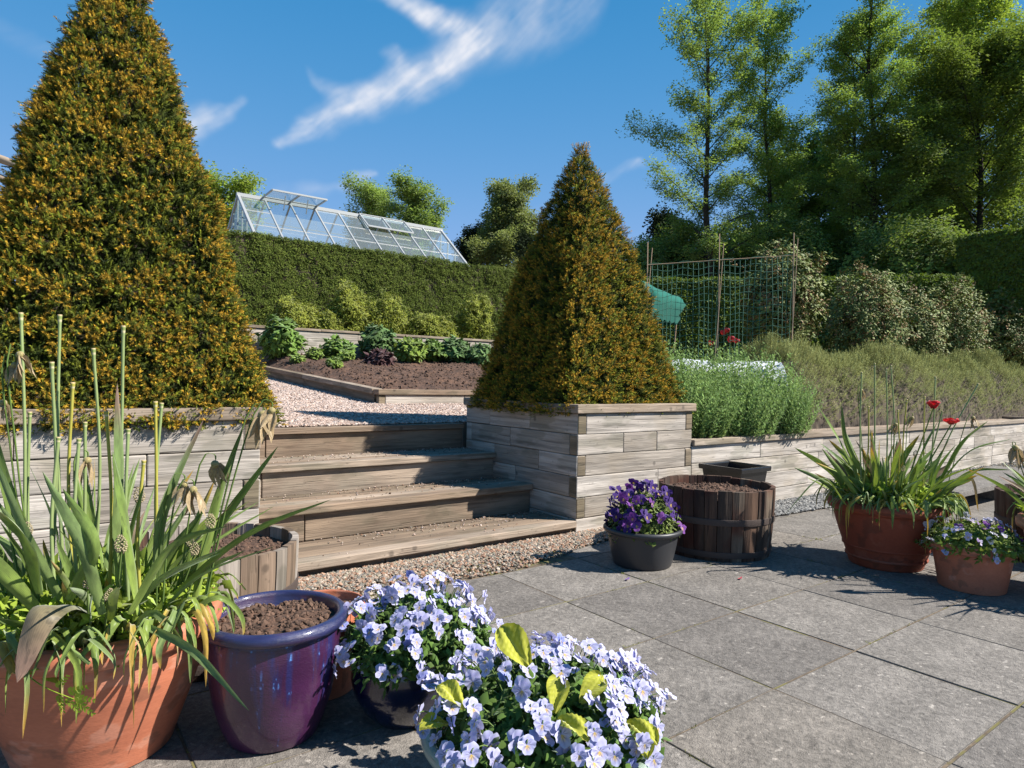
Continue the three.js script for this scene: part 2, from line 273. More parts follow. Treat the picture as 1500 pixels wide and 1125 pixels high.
function planterBox(name, label, x0, x1, z0, z1, fronts, sides, seed, top = 1.16) {   // lapped sleepers, six courses and a capping
  const o = thing(name, label, 'planter', [0, 0, 0]), r = rngOf(seed), T = .11;
  for (let c = 0; c < 6; c++) {
    const y1 = top - c * .2, y0 = y1 - .2, lap = c % 2 === 0;   // lap: the side sleepers show their ends in front
    const f = fronts[c % fronts.length].map(t => lerp(x0, x1, t)), s = sides[c % sides.length].map(t => lerp(z0, z1, t));
    if (lap) {
      courseZ(o, [z1, ...s, z0].sort((a, b) => a - b), y0, y1, x0, x0 + T, mGrey, r); courseZ(o, [z1, z0].sort((a, b) => a - b), y0, y1, x1 - T, x1, mGrey, r);
      // end grain blocks at the corners
      courseX(o, [x0 + T, ...f, x1 - T], y0, y1, z1 - T, z1, mGrey, r); courseX(o, [x0 + T, x1 - T], y0, y1, z0, z0 + T, mGrey, r);
      for (const [a, b] of [[x0, x0 + T], [x1 - T, x1]]) sleeper(o, 'end_grain', a + .004, b - .004, y0 + .008, y1 - .004, z1 - .02, z1 + .0035, mGreyEnd, r, 'x');
    } else {
      courseX(o, [x0, ...f, x1], y0, y1, z1 - T, z1, mGrey, r); courseX(o, [x0, x1], y0, y1, z0, z0 + T, mGrey, r);
      courseZ(o, [z1 - T, ...s, z0 + T].sort((a, b) => a - b), y0, y1, x0, x0 + T, mGrey, r); courseZ(o, [z1 - T, z0 + T].sort((a, b) => a - b), y0, y1, x1 - T, x1, mGrey, r);
      sleeper(o, 'end_grain', x0 - .0035, x0 + .02, y0 + .008, y1 - .004, z1 - T + .004, z1 - .004, mGreyEnd, r, 'z');
    }
  }
  const yc = top + .003, C = .17;   // capping boards
  sleeper(o, 'capping', x0 - .03, x1 + .03, yc, yc + .085, z1 - C + .03, z1 + .03, mCap, r, 'x'); sleeper(o, 'capping', x0 - .03, x1 + .03, yc, yc + .085, z0 - .03, z0 + C - .03, mCap, r, 'x');
  sleeper(o, 'capping', x0 - .03, x0 + C - .03, yc, yc + .083, z0 + C - .027, z1 - C + .027, mCap, r, 'z'); sleeper(o, 'capping', x1 - C + .03, x1 + .03, yc, yc + .083, z0 + C - .027, z1 - C + .027, mCap, r, 'z');
  const s = part(o, 'soil', new THREE.BoxGeometry(x1 - x0 - 2 * T - .01, .3, z1 - z0 - 2 * T - .01), mSoil); s.position.set((x0 + x1) / 2, top - .14, (z0 + z1) / 2);
  return o;
}
planterBox('timber_planter', 'grey timber planter holding the yew pyramid between steps and low wall', 0, 1.70, -1.92, 0, [[], [.37, .66], [], [.68], [], [.5]], [[.25, .62], [.45], [.3, .7], [.5], [.35], [.6]], 5);
planterBox('timber_planter', 'long grey timber planter behind the tall strap-leaved plants, under the larger yew', -5.35, -2.91, -2.0, 0, [[.45], [.3, .72], [.55], [.38], [.62], [.5]], [[.4], [.6], [.5], [.3], [.5], [.5]], 6);

// steps: four treads on sleeper risers
{
  const o = thing('timber_steps', 'four broad weathered timber steps climbing between the two yew planters', 'steps'), r = rngOf(8);
  const st = [[.02, .15], [-.64, .41], [-1.30, .67], [-1.95, .945]];
  st.forEach(([z, y], i) => {
    const back = i < 3 ? st[i + 1][0] + .055 : z - .19, th = .062, n = i < 3 ? 4 : 2, wz = (z - back) / n, xr = i === 0 ? -.004 : -.004;
    for (let k = 0; k < n; k++) sleeper(o, 'tread_board', -2.905, xr, y - th, y - k * .0015 - r() * .002, z - wz * (k + 1) + .002, z - wz * k - .002, mBrown, r, 'x');
    const j = [-1.95, -2.35, -2.5, -2.28][i], rb = i ? st[i - 1][1] - .03 : -.06;
    for (const [a, b] of [[-2.905, j - .003], [j + .003, xr]]) sleeper(o, 'riser_board', a, b, rb, y - th - .003, z - .155, z - .05, mBrown, r, 'x');
  });
}
{
  const r = rngOf(88); gravel('step_litter', 'scattered gravel crumbs lying on the timber treads', 900, q => { const i = Math.floor(q() * 3), [z, y] = [[.02, .15], [-.64, .41], [-1.30, .67]][i], x = -2.85 + 2.8 * Math.pow(q(), .55); return V(x, y + .003, z - .60 + .58 * q() * q()); }, .008, mixedTones.concat(pinkTones, [[.10, .06, .04], [.09, .05, .03], [.12, .08, .05]]), 14);
}
// low retaining wall on the right
function lowWall(name, label, x0, x1, top, courses, zf, seed, hC = .2, cap = .07) {
  const o = thing(name, label, 'wall'), r = rngOf(seed);
  for (let c = 0; c < courses; c++) { const xs = [x0]; let x = x0 + (c % 2 ? .5 : 1.1) + r() * .5; while (x < x1 - .4) { xs.push(x); x += .9 + r() * 1.3; } xs.push(x1); courseX(o, xs, top - (c + 1) * hC, top - c * hC, zf - .1, zf, mGrey, r); }
  let x = x0; while (x < x1) { const e = Math.min(x1, x + 1.9 + r() * .9); sleeper(o, 'capping', x + .002, e - .002, top + .003, top + cap, zf - .15, zf + .03, mCap, r, 'x'); x = e; }
  return o;
}
lowWall('retaining_wall', 'low pale timber retaining wall running on from the smaller yew planter', 1.705, 13.2, .78, 4, 0, 21);
lowWall('terrace_wall', 'low timber wall at the back of the vegetable bed, below the clipped hedge', -6, 13, 2.50, 5, -10.5, 22, .17, .06);
planterBox('timber_planter', 'timber planter butting against the far end of the low retaining wall', 13.2, 15, -1.5, .9, [[.5], [.4]], [[.5], [.4]], 23, .80);
// central vegetable bed
{
  const o = thing('vegetable_bed', 'raised bed of dark soil edged with timber boards above the steps', 'garden bed'), r = rngOf(31), x0 = -.10, x1 = 9, z1 = -4.05, z0 = -10.3;
  const yb = z => upperY(0, z);
  for (const [a, b] of [[x0, x0 + .10], [x0 + .104, 1.35], [1.354, 3.6], [3.604, 6], [6.004, x1]]) sleeper(o, 'edging_board', a, b, yb(z1) - .05, yb(z1) + .135, z1 - .09, z1, a === x0 ? mGreyEnd : mGrey, r, 'x');
  sleeper(o, 'capping', x0 - .02, 3, yb(z1) + .138, yb(z1) + .215, z1 - .15, z1 + .025, mBrown, r, 'x'); sleeper(o, 'capping', 3.004, x1, yb(z1) + .138, yb(z1) + .215, z1 - .15, z1 + .025, mBrown, r, 'x');
  for (const [za, zb] of [[z1 - .153, -7.1], [-7.104, z0]]) {   // side boards follow the slope
    const L = za - zb, ang = Math.atan(SLOPE);
    for (const [h, w, nm, mm, dy] of [[.20, .09, 'edging_board', mBrown, .03], [.075, .17, 'capping', mBrown, .17]]) { const g = new RoundedBoxGeometry(w, h, L, 1, .008); uvMetres(g, 'z', [r() * 5, r() * 3]); const m = part(o, nm, g, mm[Math.floor(r() * 3)]); m.position.set(x0 + .045, yb((za + zb) / 2) + dy + .008, (za + zb) / 2); m.rotation.x = ang; }
  }
  const pos = [], idx = [], uv = [], nx = 130, nz = 90;
  for (let j = 0; j <= nz; j++) for (let i = 0; i <= nx; i++) { const x = lerp(x0 + .1, x1, i / nx), z = lerp(z1 - .1, z0, j / nz), e = Math.min(1, Math.min(i, j) / 6); pos.push(x, yb(z) + .13 + .30 * (j / nz) * e + e * (fbm(x * 1.2, z * 1.2, 3, 4) - .4) * .16 + (fbm(x * 7, z * 7, 3, 6) - .5) * .13 * e, z); uv.push(x * .6, z * .6); }
  for (let j = 0; j < nz; j++) for (let i = 0; i < nx; i++) { const a = j * (nx + 1) + i; idx.push(a, a + 1, a + nx + 1, a + 1, a + nx + 2, a + nx + 1); }
  part(o, 'soil', rawGeo(pos, idx, null, uv), mSoil);
  const list = []; for (let i = 0; i < 5000; i++) { const a = Math.floor(r() * pos.length / 3) * 3; list.push(place(V(pos[a] + (r() - .5) * .06, pos[a + 1] + .005, pos[a + 2] + (r() - .5) * .06), dirOf(r), .012 + r() * r() * .03, r() * 6)); }
  stuff(o, 'soil_crumbs', stones[0], mSoilClod, list, c => { const s = .6 + r() * .9; c.setRGB(s, s, s); });
  globalThis.bedY = (x, z) => { const j = clamp((z1 - .1 - z) / (z1 - .1 - z0)) * nz, i = clamp((x - x0 - .1) / (x1 - x0 - .1)) * nx; return pos[(Math.round(j) * (nx + 1) + Math.round(i)) * 3 + 1]; };
}
// raised slab bench by the wall
{
  const o = thing('slab_bench', 'low bench of one long concrete slab on blocks beyond the large terracotta pot', 'bench', [6.3, 0, 1.25]), r = rngOf(41);
  const g = new RoundedBoxGeometry(3.6, .07, .75, 1, .008); uvMetres(g, 'x'); part(o, 'seat_slab', g, mSlab[1]).position.y = .235;
  for (const x of [-1.5, 0, 1.5]) { const q = new RoundedBoxGeometry(.2, .2, .6, 1, .008); uvMetres(q, 'z'); part(o, 'support_block', q, mSlab[2]).position.set(x, .1, 0); }
}
// ---------------------------------------------------------------- plants: builders
function needleSprig(seed, n, len, wid, ranks, c0, c1, pow = 1.4, spread = .75) {   // a shoot along +y, one unit long, with needles; colour runs from old growth to the young tip
  const r = rngOf(seed), pos = [], idx = [], col = [];
  for (let i = 0; i < n; i++) {
    const t = .08 + .92 * i / (n - 1), a = ranks === 2 ? (i % 2 ? 0 : Math.PI) + (r() - .5) * 1.1 : r() * 6.283, up = lerp(.45, 1.1, t) + (r() - .5) * .35, L = len * (.75 + r() * .4) * (t > .85 ? .8 : 1);
    const d = V(Math.cos(a) * spread, up, Math.sin(a) * spread).normalize(), s = V(-d.z, 0, d.x).normalize().multiplyScalar(wid), b = V(0, t * .8, 0);
    const k = pos.length / 3, m = b.clone().addScaledVector(d, L * .5), e = b.clone().addScaledVector(d, L);
    for (const p of [b, m.clone().add(s), e, m.clone().sub(s)]) pos.push(p.x, p.y, p.z);
    idx.push(k, k + 1, k + 2, k, k + 2, k + 3);
    const f = Math.pow(t, pow), v = .8 + r() * .4, C = [0, 1, 2].map(q => lerp(c0[q], c1[q], f) * v), C2 = [0, 1, 2].map(q => lerp(c0[q], c1[q], Math.min(1, f * 1.25)) * v); col.push(...C, ...C, ...C2, ...C);
  }
  return rawGeo(pos, idx, col);
}
function leafSpray(seed, n, leaf, wid, spread, flat = .6, colA, colB) {   // a tuft of folded leaves about a unit across
  const r = rngOf(seed), pos = [], idx = [], col = [];
  for (let i = 0; i < n; i++) {
    const o = dirOf(r).multiplyScalar(spread * Math.cbrt(r())); o.y *= flat; const d = dirOf(r); d.y = d.y * .6 + .25; d.addScaledVector(o, .8).normalize();
    const s = V(-d.z, (r() - .5) * .8, d.x).normalize(), nn = d.clone().cross(s), L = leaf * (.7 + r() * .6), w = wid * (.75 + r() * .5), k = pos.length / 3;
    const m = o.clone().addScaledVector(d, L * .45).addScaledVector(nn, -w * .3), e = o.clone().addScaledVector(d, L).addScaledVector(nn, L * .12);
    for (const p of [o, m.clone().addScaledVector(s, w).addScaledVector(nn, w * .55), e, m.clone().addScaledVector(s, -w).addScaledVector(nn, w * .55), m]) pos.push(p.x, p.y, p.z);
    idx.push(k, k + 1, k + 4, k + 1, k + 2, k + 4, k + 4, k + 2, k + 3, k, k + 4, k + 3);
    if (colA) { const t = r(), v = .8 + r() * .4; for (let q = 0; q < 5; q++) col.push(...[0, 1, 2].map(z => lerp(colA[z], colB[z], t) * v)); }
  }
  return rawGeo(pos, idx, colA ? col : null);
}
const tint = (r, a = .7, b = .6) => c => { const s = a + r() * b, w = (r() - .5) * .12; c.setRGB(s * (1 + w), s, s * (1 - w)); };

// ---- yews clipped to pyramids
const mNeedle = leafMatV(.55, .12);
const yewOld = [1, 2].map(s => needleSprig(s, 22, .30, .028, 2, [.022, .036, .006], [.058, .082, .010]));
const yewGold = [3, 4, 5].map(s => needleSprig(s, 22, .28, .03, 3, [.045, .065, .008], [.47, .275, .022], 1.5, .9));
const yewLime = [6, 7].map(s => needleSprig(s, 22, .30, .03, 2, [.040, .060, .008], [.17, .185, .014], 1.2, .9));
function yewPyramid(label, cx, y0, cz, half, H, seed, size, n, pw = .8) {
  const o = thing('yew_pyramid', label, 'yew tree', [cx, y0, cz], 0), r = rngOf(seed);
  part(o, 'trunk', tube([V(0, -.12, 0), V(.01, .4, 0), V(0, H * .75, .01)], [.09, .07, .02], 8, 6), mBark);
  const prof = t => half * Math.pow(1 - t, pw) * (1 + .02 * Math.sin(t * 9 + seed)) + .02;
  const bump = (a, t) => (fbm(a * 5 + 20, t * 9 + seed, 3, seed) - .5) * .09;
  { const g = new THREE.CylinderGeometry(1, 1, 1, 28, 24, false), p = g.attributes.position; for (let i = 0; i < p.count; i++) { const t = p.getY(i) + .5, a = Math.atan2(p.getZ(i), p.getX(i)), m = Math.max(Math.abs(Math.cos(a)), Math.abs(Math.sin(a))), rad = Math.hypot(p.getX(i), p.getZ(i)); const w = Math.max(.01, prof(t) - .11 - .02 * (1 - t)) / Math.pow(m, .8) * Math.min(1, rad); p.setXYZ(i, w * Math.cos(a), t * (H - .12) + .02, w * Math.sin(a)); } g.computeVertexNormals(); part(o, 'inner_twigs', g, mBark); }
  const lists = { old: [[], []], gold: [[], [], []], lime: [[], []] };
  let made = 0; while (made < n) {
    const t = 1 - Math.sqrt(r() * (1 - .0) + .0002); if (r() > .45 + .55 * (1 - t)) { } const f = Math.floor(r() * 4), s = (r() * 2 - 1), w = prof(t), edge = Math.pow(Math.abs(s), 6);
    const nx = [1, 0, -1, 0][f], nz = [0, 1, 0, -1][f], a = f * 3 + s, deep = r(), relief = .55 * vnoise(s * w / .085 + f * 31, t * H / .055, seed + 5) + .3 * vnoise(s * w / .045 + f * 57, t * H / .035, seed + 6) + .15 * vnoise(s * w / .3 + f * 71, t * H / .25, seed + 7), kind = relief > .55 ? (r() < .66 ? 'gold' : 'lime') : relief > .44 ? (r() < .18 ? 'gold' : r() < .5 ? 'lime' : 'old') : (r() < .12 ? 'lime' : 'old');
    
    const off = bump(a, t) + (relief - .5) * .13 - (kind === 'old' ? .02 + deep * .08 : kind === 'lime' ? deep * .05 : deep * .03) - edge * .05 + (r() < .03 ? .04 : 0);
    const q = w + off; if (q < 0) { made++; continue; }
    const p = V(nx * q - nz * s * q, t * H + (r() - .5) * .04, nz * q + nx * s * q);
    const d = V(nx - nz * s * edge, .25 + r() * .5, nz + nx * s * edge).add(dirOf(r).multiplyScalar(.75)); if (t < .04) d.y *= .4; d.normalize();
    const L = lists[kind], k = Math.floor(r() * L.length); 
    L[k].push(place(p, d, size * (.75 + r() * .6) * (kind === 'gold' ? .85 : 1), r() * 6)); made++;
  }
  for (let i = 0; i < 110; i++) { const a = r() * 6.28, q = r() * .08; lists.gold[i % 3].push(place(V(q * Math.cos(a), H * (.95 + .06 * r()), q * Math.sin(a)), V(Math.cos(a) * .5, 1, Math.sin(a) * .5).normalize(), size, r() * 6)); }
  lists.old.forEach((l, i) => stuff(o, 'old_shoots', yewOld[i], mNeedle, l, tint(r))); lists.gold.forEach((l, i) => stuff(o, 'young_golden_shoots', yewGold[i], mNeedle, l, tint(r, .65, .6))); lists.lime.forEach((l, i) => stuff(o, 'young_green_shoots', yewLime[i], mNeedle, l, tint(r)));
  return o;
}
yewPyramid('golden-tipped yew clipped to a pyramid beside the teal netting, in the smaller planter', .85, 1.14, -.96, .86, 2.93, 3, .088, 42000);
yewPyramid('larger golden-tipped yew pyramid behind the tall strap-leaved plants', -3.70, 1.12, -.91, .89, 3.42, 9, .080, 62000, .9);

// ---- hedges and bushes
function hedgeBox(name, label, cat, c, size, turn, geos, mat, n, scale, seed, wob = .07, faces = [1, 1, 1, 1, 1], col, roundTop = 0) {   // faces: front(+z) left right top back
  const o = thing(name, label, cat, [c.x, c.y, c.z], turn), r = rngOf(seed), [w, h, d] = size;
  const g = new THREE.BoxGeometry(w - .16, h - .08, d - .16); g.translate(0, h / 2 - .05, 0); part(o, 'inner_twigs', g, mBark);
  const areas = [w * h * faces[0], d * h * faces[1], d * h * faces[2], w * d * faces[3], w * h * faces[4]], tot = areas.reduce((a, b) => a + b), lists = geos.map(() => []);
  for (let i = 0; i < n; i++) {
    let k = r() * tot, f = 0; while (k > areas[f]) { k -= areas[f]; f++; }
    const u = r() * 2 - 1, v = r(), nn = [V(0, 0, 1), V(-1, 0, 0), V(1, 0, 0), V(0, 1, 0), V(0, 0, -1)][f];
    const p = f === 0 ? V(u * w / 2, v * h, d / 2) : f === 1 ? V(-w / 2, v * h, u * d / 2) : f === 2 ? V(w / 2, v * h, u * d / 2) : f === 3 ? V(u * w / 2, h, (v - .5) * d) : V(u * w / 2, v * h, -d / 2);
    const off = (fbm(p.x * 1.3 + 7, (p.y + p.z) * 1.3, 3, seed) - .5) * wob * 2 + (fbm(p.x * 5 + 7, (p.y + p.z) * 5, 2, seed) - .5) * wob - r() * r() * .10; p.addScaledVector(nn, off); if (roundTop && f !== 3 && v > 1 - roundTop) p.addScaledVector(nn, -(v - 1 + roundTop) * h * .5);
    lists[i % geos.length].push(place(p, nn.clone().add(dirOf(r).multiplyScalar(.8)).add(V(0, .3, 0)).normalize(), scale * (.7 + r() * .6), r() * 6.28));
  }
  lists.forEach((l, i) => stuff(o, 'foliage', geos[i], mat, l, col ? col(r) : tint(r))); return o;
}
function bush(name, label, cat, c, size, geos, mat, n, scale, seed, opt = {}) {   // loose mound of leaves on a few stems
  const o = thing(name, label, cat, [c.x, c.y, c.z], 0, opt.group), r = rngOf(seed), [w, h, d] = size, lists = geos.map(() => []), lift = opt.lift ?? 0, st = [];
  for (let i = 0; i < (opt.stems ?? 5); i++) { const a = r() * 6.28, q = .5 * r(); st.push(tube([V(0.05 * Math.cos(a) * w, -.05, .05 * Math.sin(a) * d), V(q * .4 * Math.cos(a) * w, h * .35, q * .4 * Math.sin(a) * d), V(q * .8 * Math.cos(a) * w, h * .8, q * .8 * Math.sin(a) * d)], [opt.sr ?? .012, (opt.sr ?? .012) * .7, .004], 5, 5)); }
  part(o, 'stems', mergeGeometries(st), opt.stemMat ?? mBark);
  for (let i = 0; i < n; i++) {
    const dd = dirOf(r); const rad = Math.pow(r(), .38) * (1 + (fbm(dd.x * 2.5 + 9 + seed, dd.y * 2.5 + dd.z * 2, 3, seed) - .5) * (opt.lump ?? .7)); const p = V(dd.x * rad * w / 2, lift + (h - lift) * (.5 + .5 * dd.y * rad), dd.z * rad * d / 2); if (p.y < 0) p.y = r() * .05;
    lists[i % geos.length].push(place(p, dd.clone().multiplyScalar(.7).add(V(0, opt.up ?? .6, 0)).add(dirOf(r).multiplyScalar(.6)).normalize(), scale * (.7 + r() * .6), r() * 6.28));
  }
  lists.forEach((l, i) => stuff(o, 'foliage', geos[i], mat, l, opt.col ? opt.col(r) : tint(r))); return o;
}
const boxLeaf = [11, 12].map(s => leafSpray(s, 12, .42, .13, .6)), midLeaf = [13, 14].map(s => leafSpray(s, 11, .5, .17, .65)), bigLeaf = [15, 16].map(s => leafSpray(s, 9, .7, .2, .5));
const mHedge = leafMat(.105, .14, .02, .42, .15), mBeech = leafMat(.12, .175, .016, .5, .4), mShrub = leafMat(.25, .28, .035, .6, .35);
hedgeBox('clipped_hedge', 'long dense dark green hedge clipped flat in front of the greenhouse', 'hedge', V(5.5, 2.35, -12.9), [18, 2.62, 1.1], 0, boxLeaf, mHedge, 44000, .08, 51, .10, [1, .3, .3, .7, 0]);
{ const a = at(940, 415, 19), b = at(1405, 412, 19), m = a.clone().lerp(b, .5), h = 2.6; const g = hedgeBox('beech_hedge', 'dark beech hedge with a lime green top beyond the glossy shrubs', 'hedge', V(m.x, m.y - h, m.z), [a.distanceTo(b), h, 1.2], -Math.atan2(b.z - a.z, b.x - a.x), midLeaf, mBeech, 15000, .14, 52, .14, [1, .6, .6, 1, 0]); g.rotation.z = Math.atan2(b.y - a.y, Math.hypot(b.x - a.x, b.z - a.z)); }
hedgeBox('beech_hedge', 'tall square-cut beech hedge block right of the alder trunks', 'hedge', V(20.9, .9, -2.7), [2.4, 5.35, 2.1], 0, midLeaf, mBeech, 11000, .17, 53, .14, [1, 1, .4, 1, .4]);
[[415, 470, 16.6, 1.25, .95], [505, 452, 16.9, .9, 1.4], [562, 458, 17.3, 1.4, 1.25], [645, 478, 17.9, 1.5, .85], [722, 452, 18.4, 1.0, 1.5], [470, 470, 16.7, .95, .65]].forEach(([px, py, d, w, h], i) => { const p = at(px, py, d); p.z = -11.35; bush('border_shrub', ['rounded yellow-green shrub nearest the larger yew, below the clipped hedge', 'tall thin yellow-green shrub left of the widest border shrub, below the clipped hedge', 'widest lime green shrub at the middle of the clipped hedge', 'low feathery olive shrub spilling towards the terrace wall', 'tall lime shrub half hidden behind the smaller yew', 'small tuft of a shrub between the first two border shrubs'][i], 'shrub', V(p.x, 2.38, p.z), [w, h, .9], midLeaf, mShrub, 1100, .11, 60 + i, { lump: 1.2 }); });

// ---- right-hand raised bed: catmint, rosemary, glossy shrubs
function herbStem(seed) { const r = rngOf(seed), pos = [], idx = []; for (let i = 0; i < 26; i++) { const t = .1 + .9 * i / 25, a = (i % 2) * 3.1416 + Math.floor(i / 2) * 1.57 + (r() - .5) * .5, L = lerp(.17, .06, t) * (.8 + r() * .4), d = V(Math.cos(a), .55, Math.sin(a)).normalize(), s = V(-d.z, 0, d.x).multiplyScalar(L * .3), b = V(.03 * Math.sin(t * 3), t, 0), k = pos.length / 3; for (const p of [b, b.clone().addScaledVector(d, L * .5).add(s), b.clone().addScaledVector(d, L), b.clone().addScaledVector(d, L * .5).sub(s)]) pos.push(p.x, p.y, p.z); idx.push(k, k + 1, k + 2, k, k + 2, k + 3); } const k = pos.length / 3; pos.push(-.008, 0, 0, .008, 0, 0, .035, 1, 0, 0, 0, .01); idx.push(k, k + 1, k + 2, k, k + 3, k + 2); return rawGeo(pos, idx); }
const herb = [21, 22, 23].map(herbStem), mHerb = leafMat(.18, .275, .075, .75, .3);
[[2.15, -.55, .85, .80], [2.95, -.5, .95, .85], [3.75, -.5, .95, .88], [2.5, -1.3, 1.1, 1.05], [3.4, -1.35, 1.15, 1.12], [4.3, -1.0, .8, 1.1]].forEach(([x, z, w, h], i) => {
  const o = thing('catmint_plant', ['soft green catmint clump against the smaller yew planter', 'soft green catmint clump spilling to the wall capping, mid row', 'soft green catmint clump in the front row beside the rosemary', 'soft green catmint clump in the back row by the smaller yew', 'soft green catmint clump in the back row under the net', 'tall grey-green catmint clump leaning on the rosemary hedge'][i], 'herb plant', [x, upperY(x, z) - .02, z]), r = rngOf(90 + i), L = herb.map(() => []);
  for (let k = 0; k < 520; k++) { const a = r() * 6.28, q = Math.sqrt(r()), p = V(Math.cos(a) * q * w * .62, 0, Math.sin(a) * q * w * .62), H = h * (1.06 - .42 * q * q) * (.7 + r() * .38); L[k % 3].push(place(p, V(Math.cos(a) * q * .45 + (r() - .5) * .2, 1, Math.sin(a) * q * .45 + (r() - .5) * .2).normalize(), V(H * .62, H, H * .62), r() * 6)); }
  L.forEach((l, k) => stuff(o, 'leafy_stems', herb[k], mHerb, l, tint(r, .7, .6)));
});
const rosemarySprig = [31, 32].map(s => needleSprig(s, 30, .16, .014, 3, [.17, .185, .06], [.33, .35, .125], 1, 1)), mRosemary = leafMatV(.8, .15);
{
  const o = thing('rosemary_hedge', 'long grey-green rosemary hedge behind the low retaining wall', 'hedge', [4.5, .82, -1.15]), r = rngOf(101), L = [[], []];
  { const pos = [], idx = []; for (let i = 0; i <= 40; i++) for (let k = 0; k <= 10; k++) { const x = i / 40 * 10.6, a = k / 10 * Math.PI, R = .72 + .14 * (fbm(x * 1.1, k * .4, 3, 3) - .5); pos.push(x, Math.sin(a) * R * 1.52 * (.9 + .012 * x), -Math.cos(a) * R * .88); } for (let i = 0; i < 40; i++) for (let k = 0; k < 10; k++) { const a = i * 11 + k; idx.push(a, a + 1, a + 11, a + 1, a + 12, a + 11); } part(o, 'inner_twigs', rawGeo(pos, idx, null, pos.filter((q, i) => i % 3 !== 2)), mBark); }
  for (let i = 0; i < 24000; i++) {
    const x = -.25 + r() * 11, a = Math.acos(lerp(1, -.75, r())), R = .82 + .42 * (fbm(x * 1.3, a * 1.4, 3, 3) - .5) + (fbm(x * 4.5, a * 5, 2, 8) - .5) * .22 - r() * .12, hh = (.9 + .012 * x) * (x < .3 ? .75 + x * .8 : 1);
    const n = V(0, Math.sin(a) , Math.cos(a)); L[i % 2].push(place(V(x, Math.max(.02, n.y * R * 1.5 * hh), n.z * R * .85), n.clone().add(V((r() - .5) * 1.4, .55 + r() * .5, 0)).normalize(), .11 + r() * .08, r() * 6));
  }
  L.forEach((l, i) => stuff(o, 'sprigs', rosemarySprig[i], mRosemary, l, tint(r, .65, .6)));
}
const glossy = [41, 42].map(s => leafSpray(s, 12, .42, .14, .62, .8, [.085, .12, .022], [.17, .195, .055])), glossyRed = [leafSpray(43, 9, .34, .09, .5, .8, [.20, .09, .04], [.26, .19, .08])], mGlossy = new THREE.MeshPhysicalMaterial({ color: 0xffffff, vertexColors: true, roughness: .62, specularIntensity: .6, side: THREE.DoubleSide });
[[1147, 438, 13, 1.65, 1.95], [1272, 448, 15.5, 2.0, 2.0], [1385, 468, 17.8, 2.2, 1.9], [1474, 478, 20, 2.2, 2.0], [1330, 475, 17, 1.8, 1.6]].forEach(([px, py, d, w, h], i) => {
  const p = at(px, py, d), gy = upperY(p.x, p.z), top = p.y + h / 2, o = bush('glossy_shrub', ['tallest glossy bronze-leaved shrub on a bare stem beside the net', 'glossy bronze-leaved shrub with a dark stem, next after the tallest one', 'broad low glossy shrub over the middle of the rosemary hedge', 'glossy shrub with white-glinting leaves below the square hedge block', 'small glossy shrub tucked behind its broader neighbours'][i], 'shrub', V(p.x, gy, p.z), [w, top - gy, w * .9], [...glossy, ...glossyRed], mGlossy, 1500, .17, 110 + i, { lift: Math.max(.1, (top - gy - h) * (i ? .4 : 1)), stems: 4, sr: .03, lump: 1.3, col: r => tint(r, .75, .6) });
});
// ---------------------------------------------------------------- trees
function flatSpray(seed, n, leaf, wid) {   // leaves of a twig, held mostly level
  const r = rngOf(seed), pos = [], idx = [];
  for (let i = 0; i < n; i++) {
    const a = r() * 6.283, o = V(Math.cos(a), (r() - .5) * .9, Math.sin(a)).multiplyScalar(.85 * Math.sqrt(r())), b = a + (r() - .5) * 2, d = V(Math.cos(b), -.15 + (r() - .5) * .9, Math.sin(b)).normalize(), s = V(-d.z, (r() - .5) * 1.0, d.x).normalize(), L = leaf * (.65 + r() * .7), w = wid * (.7 + r() * .6), nn = s.clone().cross(d), k = pos.length / 3, m = o.clone().addScaledVector(d, L * .5);
    for (const p of [o, m.clone().addScaledVector(s, w).addScaledVector(nn, w * .3), o.clone().addScaledVector(d, L), m.clone().addScaledVector(s, -w).addScaledVector(nn, w * .3)]) pos.push(p.x, p.y, p.z); idx.push(k, k + 1, k + 2, k, k + 2, k + 3);
  } return rawGeo(pos, idx);
}
const treeLeaf = [71, 72, 73].map(s => flatSpray(s, 17, .26, .095));
